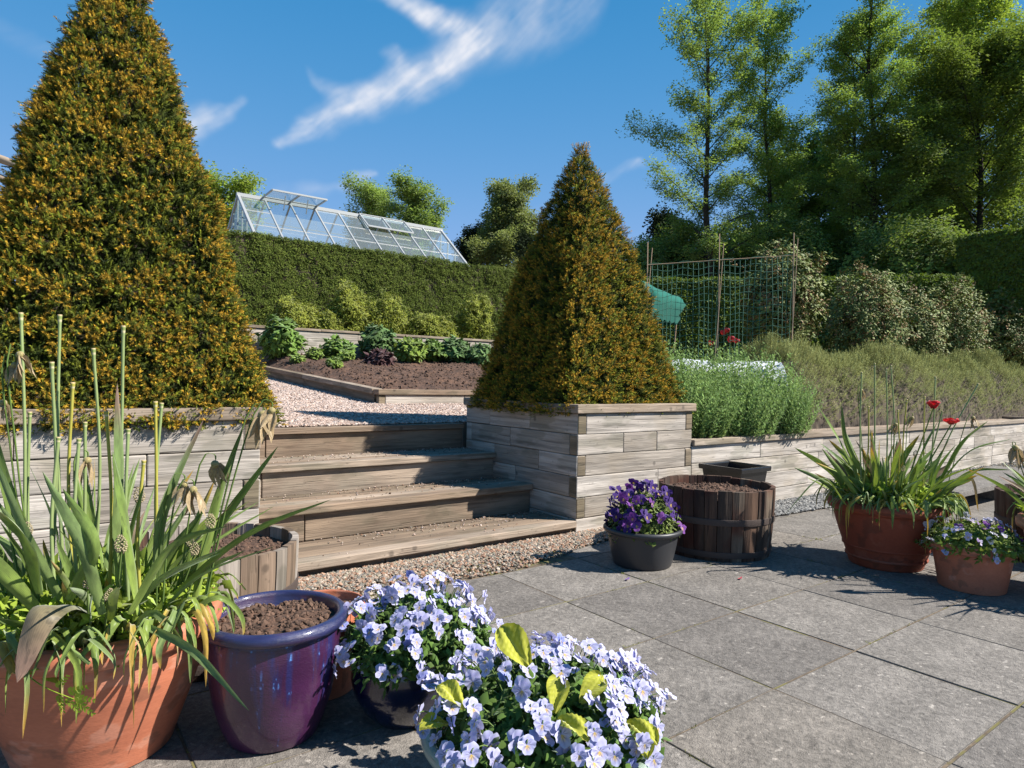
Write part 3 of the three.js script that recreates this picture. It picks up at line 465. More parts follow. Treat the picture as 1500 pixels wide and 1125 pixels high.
function growTree(name, label, px, topPx, depth, o2) {
  const { seed, crownW, from = .25, lean = 0, leaf, n = 5000, spray = .42, r0 = .16, limbs = 30, up = .25, droop = 0, dense = 0, group, forks = 0 } = o2;
  const b = at(px, 560, depth); b.y = upperY(b.x, b.z) - .2; const top = at(px, topPx, depth).y, H = top - b.y;
  const o = thing(name, label, 'tree', [b.x, b.y, b.z], 0, group), r = rngOf(seed), side = V(.8, 0, .6);
  const tp = []; for (let i = 0; i <= 7; i++) { const t = i / 7; tp.push(V(side.x * lean * t + (i ? (r() - .5) * .22 : 0), H * t * .985, side.z * lean * t + (i ? (r() - .5) * .22 : 0))); }
  const tc = new THREE.CatmullRomCurve3(tp); part(o, 'trunk', tube(tp, [r0 * 1.15, r0 * .9, r0 * .7, r0 * .5, r0 * .3, r0 * .06], 8, 18), mBark);
  const br = [], pts = [];
  for (let i = 0; i < limbs; i++) {
    const t = from + (1 - from) * (i + r()) / limbs, p = tc.getPoint(Math.min(.985, t)), a = i * 2.4 + r() * .9, tt = (t - from) / (1 - from);
    const L = crownW * (dense ? Math.sqrt(Math.max(.05, 1 - Math.pow(Math.abs(tt - .42) / .62, 2))) : (.34 + .7 * Math.pow(1 - tt, .8)) * (tt < .12 ? .75 : 1)) * (.35 + r() * .85);
    const d = V(Math.cos(a), up + .15 + tt * .9 + (r() - .5) * .5, Math.sin(a)), m = p.clone().addScaledVector(d, L * .5), e = p.clone().addScaledVector(d, L); e.y += -droop * L + (r() - .3) * .2; m.y += L * .06;
    const c = new THREE.CatmullRomCurve3([p, m, e]), rr = Math.max(.012, r0 * .30 * (1 - t * .6)); br.push(tube([p, m, e], [rr, rr * .6, .006], 4, 5));
    const tw = Math.round(4 + L * 2.2); for (let k = 0; k < tw; k++) {
      const s = .22 + .78 * (k + r()) / tw, q = c.getPoint(s), td = c.getTangent(s).multiplyScalar(.6).add(dirOf(r).multiplyScalar(.9)); td.y = td.y * .6 + .1 - droop * .9; td.normalize(); const tl = (.35 + .55 * r()) * Math.min(1.3, L * .5) * (1.15 - s * .5), te = q.clone().addScaledVector(td, tl); te.y -= droop * tl * .6;
      br.push(tube([q, q.clone().lerp(te, .5).add(V(0, .03, 0)), te], [rr * .3 + .004, .005, .003], 3, 3)); const np = 3 + Math.round(tl * 4); for (let z = 0; z < np; z++) pts.push(q.clone().lerp(te, .25 + .8 * (z + r()) / np));
    }
    for (let z = 0; z < 4; z++) pts.push(c.getPoint(.5 + .5 * r()));
  }
  part(o, 'branches', mergeGeometries(br), mBark);
  const lists = treeLeaf.map(() => []); for (let i = 0; i < n; i++) { const p = pts[Math.floor(r() * pts.length)].clone().addScaledVector(dirOf(r), .34 * r() + (dense ? .25 * r() : 0)); lists[i % 3].push(place(p, V((r() - .5), .8 - droop, (r() - .5)).normalize(), spray * (.6 + r() * .7), r() * 6.28)); }
  lists.forEach((l, i) => { const c = stuff(o, 'crown', treeLeaf[i], leaf, l, tint(r, .7, .65)); }); return o;
}
const mAlder = leafMat(.225, .32, .055, .5, .5), mAlder2 = leafMat(.235, .34, .05, .5, .5), mDark = leafMat(.17, .235, .03, .5, .45), mLime = leafMat(.27, .36, .042, .55, .5), mConifer = leafMat(.035, .055, .02, .7, .1), mBirch = leafMat(.20, .24, .06, .55, .5);
const AL = 'row of tall alders beyond the garden';
growTree('alder_tree', 'open-crowned alder with one dark trunk, beside the smaller yew and nearest the netting', 1044, -8, 27, { seed: 201, crownW: 3.3, lean: -.7, leaf: mAlder, n: 3300, limbs: 46, r0: .17, spray: .30, group: AL });
growTree('alder_tree', 'shorter alder with a pointed crown, next after the open-crowned one', 1140, 28, 29, { seed: 202, crownW: 2.7, lean: -1.0, leaf: mAlder2, n: 3900, limbs: 44, r0: .16, spray: .30, group: AL });
growTree('alder_tree', 'alder with a slim trunk standing close beside the tallest one', 1247, 52, 28, { seed: 203, crownW: 2.5, lean: -.3, leaf: mAlder, n: 3500, limbs: 40, r0: .14, spray: .30, group: AL });
growTree('alder_tree', 'tallest alder, its pale trunk rising out of the top of the view', 1281, -95, 27, { seed: 204, crownW: 2.7, lean: -.6, leaf: mAlder2, n: 4200, limbs: 48, r0: .18, spray: .30, from: .28, group: AL });
growTree('broadleaf_tree', 'bright green feathery tree behind the dense dark one', 1412, 22, 34, { seed: 205, crownW: 4.4, leaf: mLime, n: 9000, limbs: 46, r0: .2, spray: .44, up: .5, from: .2, dense: 1 });
growTree('broadleaf_tree', 'dense dark spreading tree above the square hedge block', 1425, 95, 27, { seed: 206, crownW: 4.2, leaf: mDark, n: 13000, limbs: 52, r0: .2, spray: .38, from: .16, dense: 1, up: .2 });
growTree('broadleaf_tree', 'dark tree filling the gap under the tallest alders', 1330, 215, 31, { seed: 207, crownW: 3.2, leaf: mDark, n: 6500, limbs: 40, r0: .14, spray: .5, from: .1, dense: 1 });
growTree('broadleaf_tree', 'lower dark tree between the second and third alders', 1190, 235, 35, { seed: 208, crownW: 3.2, leaf: mAlder, n: 5200, limbs: 36, r0: .14, spray: .55, from: .08, dense: 1 });
growTree('birch_tree', 'soft rounded birch beside the top of the smaller yew', 742, 288, 46, { seed: 209, crownW: 2.6, leaf: mBirch, n: 6000, limbs: 44, r0: .14, spray: .55, from: .12, dense: 1, droop: .25, up: .35 });
growTree('broadleaf_tree', 'sparse olive tree above the right half of the greenhouse roof', 602, 290, 44, { seed: 210, crownW: 2.1, leaf: mAlder, n: 3000, limbs: 36, r0: .13, spray: .5, from: .15, dense: 1, up: .5 });
growTree('broadleaf_tree', 'sparse olive tree above the middle of the greenhouse roof', 538, 289, 47, { seed: 211, crownW: 2.1, leaf: mAlder, n: 3000, limbs: 36, r0: .13, spray: .5, from: .15, dense: 1, up: .5 });
growTree('broadleaf_tree', 'bright green tree glimpsed between the larger yew and the greenhouse gable', 318, 292, 32, { seed: 212, crownW: 1.9, leaf: mLime, n: 3500, limbs: 34, r0: .12, spray: .45, from: .1, dense: 1 });
growTree('conifer_tree', 'dark conifer behind the right end of the greenhouse', 690, 342, 48, { seed: 213, crownW: 1.7, leaf: mConifer, n: 3500, limbs: 44, r0: .13, spray: .5, from: .05, droop: .2 });
growTree('conifer_tree', 'dark conifer standing behind the top of the netting', 975, 332, 33, { seed: 214, crownW: 1.7, leaf: mConifer, n: 4000, limbs: 44, r0: .13, spray: .5, from: .05, droop: .2 });
growTree('conifer_tree', 'low dark conifer showing left of the smaller yew, below the birch', 782, 362, 40, { seed: 215, crownW: 1.8, leaf: mConifer, n: 3500, limbs: 40, r0: .12, spray: .5, from: .05, droop: .2 });
[[1010, 352, 30, 3.6, 2.6, mDark], [1085, 335, 33, 4, 3.4, mAlder], [1160, 355, 27, 3.6, 2.6, mDark], [1228, 345, 31, 3.4, 3.2, mDark], [1300, 350, 25, 3, 2.8, mAlder], [1365, 355, 23, 3, 2.8, mDark], [950, 372, 29, 2.6, 2, mAlder]].forEach(([px, py, d, w, h, m], i) => { const p = at(px, py, d), gy = upperY(p.x, p.z); bush('understorey_bush', ['dark bush at the foot of the open-crowned alder', 'broad bush behind the first two alders', 'dark bush at the foot of the second alder', 'tall dark bush between the second and third alders', 'bush at the foot of the tallest alder', 'dark bush under the spreading dark tree', 'low bush behind the teal netting'][i], 'bush', V(p.x, gy, p.z), [w * 1.15, p.y - gy + h * .35, w], treeLeaf, m, 3200, .4, 230 + i, { lump: .9, sr: .05 }); });

// ---------------------------------------------------------------- greenhouse
{
  const z = -17, L = at(349, 286, 1), ray = V().subVectors(at(349, 286, 1), camera.position), k = (z - camera.position.z) / ray.z, A = camera.position.clone().addScaledVector(ray, k), ray2 = V().subVectors(at(646, 337, 1), camera.position), B = camera.position.clone().addScaledVector(ray2, (z - camera.position.z) / ray2.z);
  const x0 = A.x, x1 = B.x, yr = A.y, run = 2.05, drop = 1.68, eave = yr - drop, base = upperY(0, z) - .05;
  const o = thing('greenhouse', 'aluminium-framed greenhouse with an open roof vent behind the clipped hedge', 'greenhouse', [0, 0, 0]);
  const mFrame = new THREE.MeshStandardMaterial({ color: LIN(.36, .37, .37), roughness: .45, metalness: .25 }), mGlass = new THREE.MeshPhysicalMaterial({ color: LIN(.80, .88, .88), transmission: .9, thickness: 0, roughness: .06, ior: 1.5 });
  const bar = (n, a, b, w, par = o) => { const d = V().subVectors(b, a), g = new THREE.BoxGeometry(w, d.length(), w); const m = part(par, n, g, mFrame); m.position.copy(a).addScaledVector(d, .5); m.quaternion.setFromUnitVectors(_up, d.normalize()); return m; };
  const pane = (n, pts) => { const u = V().subVectors(pts[1], pts[0]), v = V().subVectors(pts[3] ?? pts[2], pts[0]), nn = u.clone().cross(v).normalize().multiplyScalar(.004); const pos = []; for (const q of [1, -1]) for (const p of pts) pos.push(p.x + nn.x * q * .5, p.y + nn.y * q * .5, p.z + nn.z * q * .5); const idx = pts.length === 4 ? [0, 1, 2, 0, 2, 3] : [0, 1, 2]; return part(o, n, rawGeo(pos.slice(0, pts.length * 3), idx), mGlass); };
  const nB = 9, bw = (x1 - x0) / nB, sl = (x, t, s) => V(x, yr - drop * t, z + s * run * t);
  bar('ridge_beam', V(x0 - .05, yr + .02, z), V(x1 + .05, yr + .02, z), .11);
  for (const s of [1, -1]) { bar('eave_gutter', sl(x0, 1, s), sl(x1, 1, s), .08); for (let i = 0; i <= nB; i++) { bar('glazing_bar', sl(x0 + i * bw, 0, s), sl(x0 + i * bw, 1, s), i % nB ? .045 : .075); bar('wall_post', sl(x0 + i * bw, 1, s), V(x0 + i * bw, base, z + s * run), .045); } }
  for (const s of [1, -1]) for (let i = 0; i < nB; i++) {
    const xa = x0 + i * bw + .02, xb = x0 + (i + 1) * bw - .02, open = s === 1 && (i === 1 || i === 2), open2 = s === 1 && (i === 5 || i === 6);
    const cuts = [.02, .34, .67, .99]; for (let c = 0; c < 3; c++) { if ((open || open2) && c === 0) continue; pane('roof_pane', [sl(xa, cuts[c], s), sl(xb, cuts[c], s), sl(xb, cuts[c + 1] - .004, s), sl(xa, cuts[c + 1] - .004, s)]); bar('lap_bar', sl(xa, cuts[c + 1], s), sl(xb, cuts[c + 1], s), .022); }
    pane('wall_pane', [sl(xa, 1, s), sl(xb, 1, s), V(xb, base, z + s * run), V(xa, base, z + s * run)]);
  }
  for (const x of [x0, x1]) { for (let i = -3; i <= 3; i++) { const t = Math.abs(i) / 4; bar('gable_mullion', V(x, yr - drop * t, z + i / 4 * run), V(x, base, z + i / 4 * run), .04); } bar('gable_rail', sl(x, 1, 1), sl(x, 1, -1), .05); for (let i = -4; i < 4; i++) { const a = i / 4, b = (i + 1) / 4; pane('gable_pane', [V(x, yr - drop * Math.abs(a) - .03, z + a * run), V(x, yr - drop * Math.abs(b) - .03, z + b * run), V(x, base, z + b * run), V(x, base, z + a * run)]); } }
  const vent = (i0, i1, lift) => {   // a hinged roof vent: frame, two or three panes and two stays
    const xa = x0 + i0 * bw - .05, xb = x0 + i1 * bw + .05, len = .34 * Math.hypot(run, drop), dir = V(0, -Math.cos(lift), 0), e = V(0, -drop / Math.hypot(run, drop), run / Math.hypot(run, drop)).applyAxisAngle(V(1, 0, 0), -lift).multiplyScalar(len), P = x => V(x, yr + .08, z + .03), v = new THREE.Group(); v.name = 'roof_vent'; o.add(v);
    for (let q = 0; q <= 2; q++) { const x = lerp(xa, xb, q / 2); bar('vent_bar', P(x), P(x).add(e), .045, v); } bar('vent_bar', P(xa), P(xb), .05, v); bar('vent_bar', P(xa).add(e), P(xb).add(e), .05, v);
    for (let q = 0; q < 2; q++) { const a = lerp(xa, xb, q / 2) + .03, b = lerp(xa, xb, (q + 1) / 2) - .03, p0 = P(a), p1 = P(b); const g = rawGeo([p0, p1, p1.clone().add(e), p0.clone().add(e)].flatMap(p => [p.x, p.y, p.z]), [0, 1, 2, 0, 2, 3]); part(v, 'vent_pane', g, mGlass); }
    if (lift > .2) for (const t of [.3, .72]) bar('vent_stay', P(lerp(xa, xb, t)).addScaledVector(e, .6), sl(lerp(xa, xb, t), .2, 1), .025, v);
  };
  vent(1, 3, .72); vent(5, 7, .06);
}
// ---------------------------------------------------------------- timber hoop far left
{
  const p = at(-150, 250, 8), o = thing('pergola_arch', 'pair of bent timber hoops of an arch beyond the larger yew', 'arch', [p.x, 0, p.z], -.64), m = woodMat(greyWood, 0xd8c8b4), y0 = upperY(p.x, p.z) - .05, top = at(-150, 208, 8).y;
  for (const dr of [0, .19]) { const R = 2.3 - dr, pts = [V(-R, y0, 0), V(-R, y0 + 1.2, 0)]; for (let i = 0; i <= 16; i++) { const a = Math.PI * (1 - i / 16); pts.push(V(Math.cos(a) * R, top - dr - 1.15 + Math.sin(a) * 1.15, 0)); } pts.push(V(R, y0 + 1.2, 0), V(R, y0, 0)); part(o, 'hoop', tube(pts, [.055, .055], 6, 80), m); }
  for (let i = 1; i < 8; i++) { const a = i / 8 * Math.PI; part(o, 'spacer_block', new THREE.BoxGeometry(.06, .16, .06), m).position.set(Math.cos(a) * 2.2, top - .1 - 1.15 + Math.sin(a) * 1.15, 0); }
}
// ---------------------------------------------------------------- canes, netting, fleece, poppies in the plot beyond
{
  const mCane = new THREE.MeshStandardMaterial({ color: LIN(.33, .23, .15), roughness: .8 }), mNet = new THREE.MeshStandardMaterial({ color: LIN(.04, .13, .09), roughness: .7 });
  const d = 10.6, A = at(948, 388, d), B = at(1053, 381, d), C = at(1162, 374, d), gy = upperY(B.x, B.z) - .1;
  const cane = (a, b, r = .012) => tube([a, a.clone().lerp(b, .5).add(V(.01, 0, .008)), b], [r, r * .8], 6, 4);
  [[A, 'slim cane pole at the yew end of the netting'], [B, 'tall cane pole at the middle of the netting'], [C, 'cane pole at the end of the netting behind the tallest glossy shrub']].forEach(([P, l], i) => { const o = thing('cane_pole', l, 'cane', [P.x, gy, P.z]), h = P.y - gy; part(o, 'upright', cane(V(0, 0, 0), V(0, h + (i === 1 ? .42 : .36), 0), .011), mCane); const s = i === 1 ? -1 : 1; part(o, 'brace', cane(V(-.34, 0, .12), V(.09, h + .28, .02), .007), mCane); });
  const o = thing('garden_netting', 'green square-mesh netting strung between the cane poles', 'netting', [0, 0, 0]); part(o, 'top_line', mergeGeometries([cane(A, B, .006), cane(B, C, .006)]), mCane);
  const g = [], thin = (a, b) => { const u = V().subVectors(b, a), q = new THREE.BoxGeometry(.0055, u.length(), .0055); q.applyQuaternion(new THREE.Quaternion().setFromUnitVectors(_up, u.clone().normalize())); q.translate(...a.clone().addScaledVector(u, .5).toArray()); g.push(q); };
  const S = 30, T = 22, P = (i, j, A, B) => { const p = A.clone().lerp(B, i / S); p.y = lerp(p.y, gy + .25, j / T) + .02 * Math.sin(i * .5 + j * .4); p.z += .04 * Math.sin(i * .35) * Math.sin(j / T * 3); return p; };
  for (const [a, b] of [[A, B], [B, C]]) { const n = 14; for (let i = 0; i <= n; i++) for (let j = 0; j < T; j++) thin(P(i * S / n, j, a, b), P(i * S / n, j + 1, a, b)); for (let j = 0; j <= T; j++) for (let i = 0; i < n; i++) thin(P(i * S / n, j, a, b), P((i + 1) * S / n, j, a, b)); }
  const nm = part(o, 'mesh_strands', mergeGeometries(g), mNet); nm.userData.kind = 'stuff';
  // teal cage of fine net beside the yew
  const c = at(918, 455, 12.2), mTeal = new THREE.MeshStandardMaterial({ color: LIN(.005, .105, .08), roughness: 1, side: THREE.DoubleSide }), q = thing('net_cage', 'teal netting pulled over a frame beside the smaller yew', 'net cage', [c.x, upperY(c.x, c.z), c.z], .35), hh = at(918, 396, 12.2).y - q.position.y, W = .86;
  const pos = [], idx = [], N = 16; for (let i = 0; i <= N; i++) for (let j = 0; j <= N; j++) { const u = i / N * 2 - 1, v = j / N * 2 - 1, m = Math.max(Math.abs(u), Math.abs(v)), k = m > 0 ? Math.min(1, m / .55) / m : 0; pos.push(u * k * W * (m > .55 ? 1 - (m - .55) * .35 : 1), m < .55 ? lerp(hh, hh - .5, m / .55) - .06 * Math.sin(m / .55 * 3.14) + .015 * Math.sin(u * 31 + v * 17) : lerp(hh - .5, hh - .95, (m - .55) / .45) + .03 * Math.sin(u * 19 + v * 7), v * k * W * (m > .55 ? 1 - (m - .55) * .35 : 1)); } for (let i = 0; i < N; i++) for (let j = 0; j < N; j++) { const a = i * (N + 1) + j; idx.push(a, a + 1, a + N + 1, a + 1, a + N + 2, a + N + 1); } part(q, 'net_cover', rawGeo(pos, idx), mTeal);
  for (const [x, z] of [[-.6, -.6], [.6, -.6], [.6, .6], [-.6, .6]]) part(q, 'frame_post', cane(V(x, 0, z), V(x * 1.2, hh - .56, z * 1.2), .015), mCane);
  // white fleece over a low row
  const f = at(1030, 534, 9.6), fo = thing('fleece_cover', 'white horticultural fleece over a low row behind the catmint', 'fleece', [f.x, upperY(f.x, f.z), f.z], -.6), hp = [], hi = []; const fh = f.y - fo.position.y + .06; for (let i = 0; i <= 30; i++) for (let j = 0; j <= 12; j++) { const a = j / 12 * Math.PI; hp.push((i / 30 - .5) * 2.2, Math.max(0, Math.sin(a) * fh * (1 + .12 * (fbm(i * .4, j * .5, 3, 3) - .5)) + .01 * Math.sin(i * 1.3)), Math.cos(a) * .45 + .03 * (vnoise(i * .6, j, 5) - .5)); } for (let i = 0; i < 30; i++) for (let j = 0; j < 12; j++) { const a = i * 13 + j; hi.push(a, a + 1, a + 13, a + 1, a + 14, a + 13); } part(fo, 'sheet', rawGeo(hp, hi), new THREE.MeshPhysicalMaterial({ color: LIN(.55, .58, .62), roughness: .9, transmission: .15, thickness: 0, side: THREE.DoubleSide }));
  // red poppies behind the net
  const mRed = new THREE.MeshPhysicalMaterial({ color: LIN(.52, .012, .02), roughness: .6, transmission: .25, thickness: 0, side: THREE.DoubleSide }), mGreenStem = leafMat(.10, .16, .04, .7, .1);
  const pp = at(1062, 497, 10.9), po = thing('red_flower_plant', 'clump of small red flowers behind the netting', 'flower plant', [pp.x, upperY(pp.x, pp.z), pp.z]), r = rngOf(301), ph = pp.y - po.position.y, L = herb.map(() => []);
  for (let i = 0; i < 60; i++) { const a = r() * 6.28, z = r() * .22; L[i % 3].push(place(V(Math.cos(a) * z, 0, Math.sin(a) * z), V((r() - .5) * .3, 1, (r() - .5) * .3).normalize(), ph * (.5 + r() * .35), r() * 6)); } L.forEach((l, k) => stuff(po, 'leafy_stems', herb[k], mHerb, l));
  for (let i = 0; i < 7; i++) { const x = (r() - .5) * .42, z = (r() - .5) * .3, y = ph * (.95 + r() * .18); part(po, 'stem', cane(V(x * .4, 0, z * .4), V(x, y, z), .004), mGreenStem); const q = part(po, 'flower', new THREE.SphereGeometry(.052, 10, 6, 0, 6.29, 0, 1.9), mRed); q.position.set(x, y, z); q.rotation.set(Math.PI + r() * .5, 0, r() * .5); }
}
// ---------------------------------------------------------------- vegetables on the bed
const vegLeaf = [81, 82].map(s => leafSpray(s, 8, .8, .24, .28, .5)), mVeg = [leafMat(.14, .235, .04, .55, .3), leafMat(.11, .19, .06, .5, .25), leafMat(.19, .275, .045, .55, .3), leafMat(.10, .05, .05, .6, .2)];
[[410, 510, 7.9, .62, .62, 0, 'largest leafy vegetable plant, at the corner of the bed by the larger yew'], [490, 515, 8.6, .5, .36, 0, 'mid-sized leafy vegetable plant against the back of the bed'], [549, 512, 8.4, .6, .62, 1, 'tall dark spiky-leaved vegetable plant at the middle of the bed'], [556, 535, 7.4, .34, .24, 3, 'small dark purple plant in front of the tall spiky one'], [600, 528, 7.6, .5, .42, 2, 'bright green vegetable plant next to the tall spiky one'], [632, 520, 8.2, .5, .4, 0, 'bright green vegetable plant near the smaller yew'], [668, 518, 8.4, .55, .5, 1, 'blue-green vegetable plant near the smaller yew'], [702, 530, 8, .55, .4, 1, 'low blue-green vegetable plant touching the smaller yew'], [461, 525, 7.8, .24, .17, 2, 'little lime seedling nearest the largest vegetable plant'], [506, 528, 7.6, .24, .17, 2, 'little lime seedling towards the back of the bed'], [489, 537, 6.9, .2, .14, 2, 'smallest lime seedling, near the timber edge'], [436, 530, 7.2, .15, .1, 2, 'tiny seedling close to the slanting timber edge']].forEach(([px, py, zd, w, h, k, l], i) => {
  const ray = V().subVectors(at(px, py, 1), camera.position); let t = 8, p; for (let q = 0; q < 60; q++) { p = camera.position.clone().addScaledVector(ray, t); const by = bedY(p.x, p.z); if (p.z < -10.1) break; if (p.y <= by + .02) break; t += .15; } p.z = Math.max(p.z, -10.0); p.y = bedY(p.x, p.z);
  bush('vegetable_plant', l, 'vegetable', p, [w * 1.3, h * 1.25, w * 1.3], vegLeaf, mVeg[k], Math.round(70 + w * h * 650), i > 7 ? .11 : .18, 310 + i, { up: 1.0, lump: .8, stemMat: mVeg[0], group: undefined });
});
// ---------------------------------------------------------------- pots
function potPos(px, depth) { const p = at(px, 562.5, depth); return [p.x, 0, p.z]; }
function lathe(profile, segs = 56) { return new THREE.LatheGeometry(profile.map(([r, y]) => new THREE.Vector2(r, y)), segs); }
function soilDisc(R, y, seed, amp = .03, mound = .02) {
  const pos = [0, y + mound, 0], uv = [0, 0], idx = [], nr = 18, na = 60; for (let i = 1; i <= nr; i++) for (let k = 0; k < na; k++) { const q = i / nr * R, a = k / na * 6.28319, x = Math.cos(a) * q, z = Math.sin(a) * q; pos.push(x, y + mound * (1 - (i / nr) ** 2) + (fbm(x * 14 + seed, z * 14, 3, seed) - .5) * amp * 2, z); uv.push(x * 1.5, z * 1.5); }
  for (let k = 0; k < na; k++) idx.push(0, 1 + (k + 1) % na, 1 + k); for (let i = 1; i < nr; i++) for (let k = 0; k < na; k++) { const a = 1 + (i - 1) * na + k, b = 1 + (i - 1) * na + (k + 1) % na; idx.push(a, b, a + na, b, b + na, a + na); }
  return rawGeo(pos, idx, null, uv);
}
function fillSoil(o, R, y, seed, amp, mound, crumbs = 260) {
  part(o, 'soil', soilDisc(R, y, seed, amp, mound), mSoil); const r = rngOf(seed), l = []; for (let i = 0; i < crumbs; i++) { const a = r() * 6.28, q = Math.sqrt(r()) * R * .97, x = Math.cos(a) * q, z = Math.sin(a) * q; l.push(place(V(x, y + mound * (1 - (q / R) ** 2) + (fbm(x * 14 + seed, z * 14, 3, seed) - .5) * amp * 2 + .002, z), dirOf(r), .004 + r() * r() * .016, r() * 6)); }
  stuff(o, 'soil_crumbs', stones[1], mSoilClod, l, c => { const s = .6 + r() * 1.1; c.setRGB(s, s, s); });
}
const terraTex = texture(512, 512, (u, v) => { const m = fbm(u * 8, v * 8, 4, 3, 8, 8), f = vnoise(u * 160, v * 160, 4, 160, 160), st = sstep(.56, .66, fbm(u * 14, v * 9, 5, 9, 14, 9)), dirt = sstep(.6, .7, fbm(u * 22, v * 12, 4, 19, 22, 12)); const t = .5 + (m - .5) * .6 + (f - .5) * .2; return [(lerp(.60, .79, t) + st * .04) * (1 - dirt * .16), (lerp(.345, .49, t) + st * .075) * (1 - dirt * .12), (lerp(.25, .365, t) + st * .09) * (1 - dirt * .10)]; }, true);
const mTerra = new THREE.MeshStandardMaterial({ map: terraTex, roughness: .62, bumpMap: slabBump, bumpScale: .0006 });
const mTerraDull = new THREE.MeshStandardMaterial({ map: terraTex, roughness: .75, color: 0xc8a494, bumpMap: slabBump, bumpScale: .0006 });
function bigTerracotta(label, pos, seed, mat, ridged) {
  const o = thing('terracotta_planter', label, 'plant pot', pos);
  part(o, 'body', lathe(!ridged ? [[.02, 0], [.262, 0], [.272, .008], [.30, .09], [.335, .19], [.368, .29], [.39, .37], [.402, .455]] : [[.02, 0], [.262, 0], [.272, .008], [.292, .06], [.296, .066], [.302, .066], [.306, .076], [.302, .086], [.298, .088], [.318, .15], [.322, .156], [.328, .156], [.331, .166], [.327, .174], [.362, .28], [.388, .37], [.402, .455]]), mat);
  part(o, 'rolled_rim', lathe([[.398, .452], [.428, .454], [.444, .466], [.449, .49], [.447, .515], [.436, .534], [.418, .541], [.400, .535], [.390, .515], [.380, .45], [.36, .36], [.2, .33]]), mat);
  fillSoil(o, .385, .455, seed, .02, .03); return o;
}
const tl = potPos(150, 2.6), tr = potPos(1303, 5.5);
bigTerracotta('big terracotta planter of strap leaves beside the purple glazed pot', tl, 501, mTerra);
const tx = potPos(1608, 4.7);
bigTerracotta('big terracotta planter of bulbs standing past the small viola pot', tx, 509, mTerra);
bigTerracotta('big ridged terracotta planter with red flowers, on the sunny slabs', tr, 502, mTerraDull, true);
function plainPot(name, label, pos, R, h, mat, seed, soil = .04, taper = .72) { const o = thing(name, label, 'plant pot', pos); part(o, 'body', lathe([[.02, 0], [R * taper, 0], [R * taper + .008, .006], [R * .93, h - .075]]), mat); part(o, 'rim', lathe([[R * .925, h - .078], [R * .985, h - .074], [R, h - .062], [R, h - .012], [R * .99, h], [R * .955, h], [R * .94, h - .01], [R * .9, h - .1], [R * .5, h - .12]]), mat); fillSoil(o, R * .92, h - soil, seed, .015, .02, 120); return o; }
const tk = potPos(1430, 4.9); plainPot('terracotta_pot', 'plain terracotta pot of small white and purple violas', tk, .275, .35, mTerra, 503, .05, .74);
plainPot('terracotta_pot', 'terracotta pot hidden behind the purple glazed pot, only its rim showing', potPos(478, 3.12), .20, .40, mTerra, 504, .05, .74);
// purple glazed pot
const glazeTex = texture(1024, 512, (u, v) => {
  const dr = fbm(u * 60, v * 3, 4, 5, 60, 3), bl = sstep(.55, .78, dr + (v - .55) * .35), sp = sstep(.68, .8, fbm(u * 90, v * 24, 3, 15, 90, 24)), dk = fbm(u * 6, v * 5, 3, 25, 6, 5), low = sstep(.22, .02, v + (fbm(u * 12, v * 4, 2, 7, 12, 4) - .5) * .2);
  let c = [.20 + dk * .10, .09 + dk * .05, .20 + dk * .10]; c = c.map((q, i) => lerp(q, [.14, .17, .38][i], bl * .7)); c = c.map((q, i) => lerp(q, [.35, .55, .80][i], bl * sp)); return c.map((q, i) => lerp(q, [.17, .12, .12][i], low * .8));
}, true);
const rimTex = texture(512, 128, (u, v) => { const a = fbm(u * 24, v * 6, 4, 3, 24, 6), b = sstep(.5, .7, fbm(u * 12 + 4, v * 5, 3, 9, 12, 5)); return [lerp(lerp(.10, .20, a), .30, b * .6), lerp(lerp(.11, .21, a), .20, b * .6), lerp(lerp(.24, .38, a), .28, b * .6)]; }, true);
const glaze = (map, c = 0xffffff) => new THREE.MeshPhysicalMaterial({ map, color: c, roughness: .38, clearcoat: .7, clearcoatRoughness: .12, bumpMap: slabBump, bumpScale: .001 });
{
  const o = thing('glazed_pot', 'tall purple glazed pot filled with bare soil', 'plant pot', potPos(409, 2.72));
  part(o, 'body', lathe([[.02, 0], [.165, 0], [.178, .01], [.205, .07], [.232, .16], [.250, .26], [.262, .36], [.262, .43], [.255, .45]]), glaze(glazeTex));
  part(o, 'rim', lathe([[.252, .448], [.272, .449], [.287, .456], [.293, .470], [.291, .486], [.281, .497], [.266, .501], [.252, .497], [.245, .485], [.243, .44], [.2, .40]]), glaze(rimTex));
  fillSoil(o, .243, .452, 505, .022, .018, 420);
}
{
  const o = thing('glazed_pot', 'round dark blue glazed pot under the lavender violas', 'plant pot', potPos(600, 2.86)), m = new THREE.MeshPhysicalMaterial({ map: rimTex, color: LIN(.10, .16, .34), roughness: .25, clearcoat: 1, clearcoatRoughness: .08 });
  part(o, 'body', lathe([[.02, 0], [.11, 0], [.12, .008], [.175, .06], [.212, .13], [.225, .19], [.218, .25], [.205, .285]]), m); part(o, 'rim', lathe([[.203, .283], [.222, .287], [.229, .297], [.225, .308], [.212, .312], [.2, .305], [.196, .27], [.15, .25]]), m); fillSoil(o, .196, .28, 506, .012, .02, 100);
}
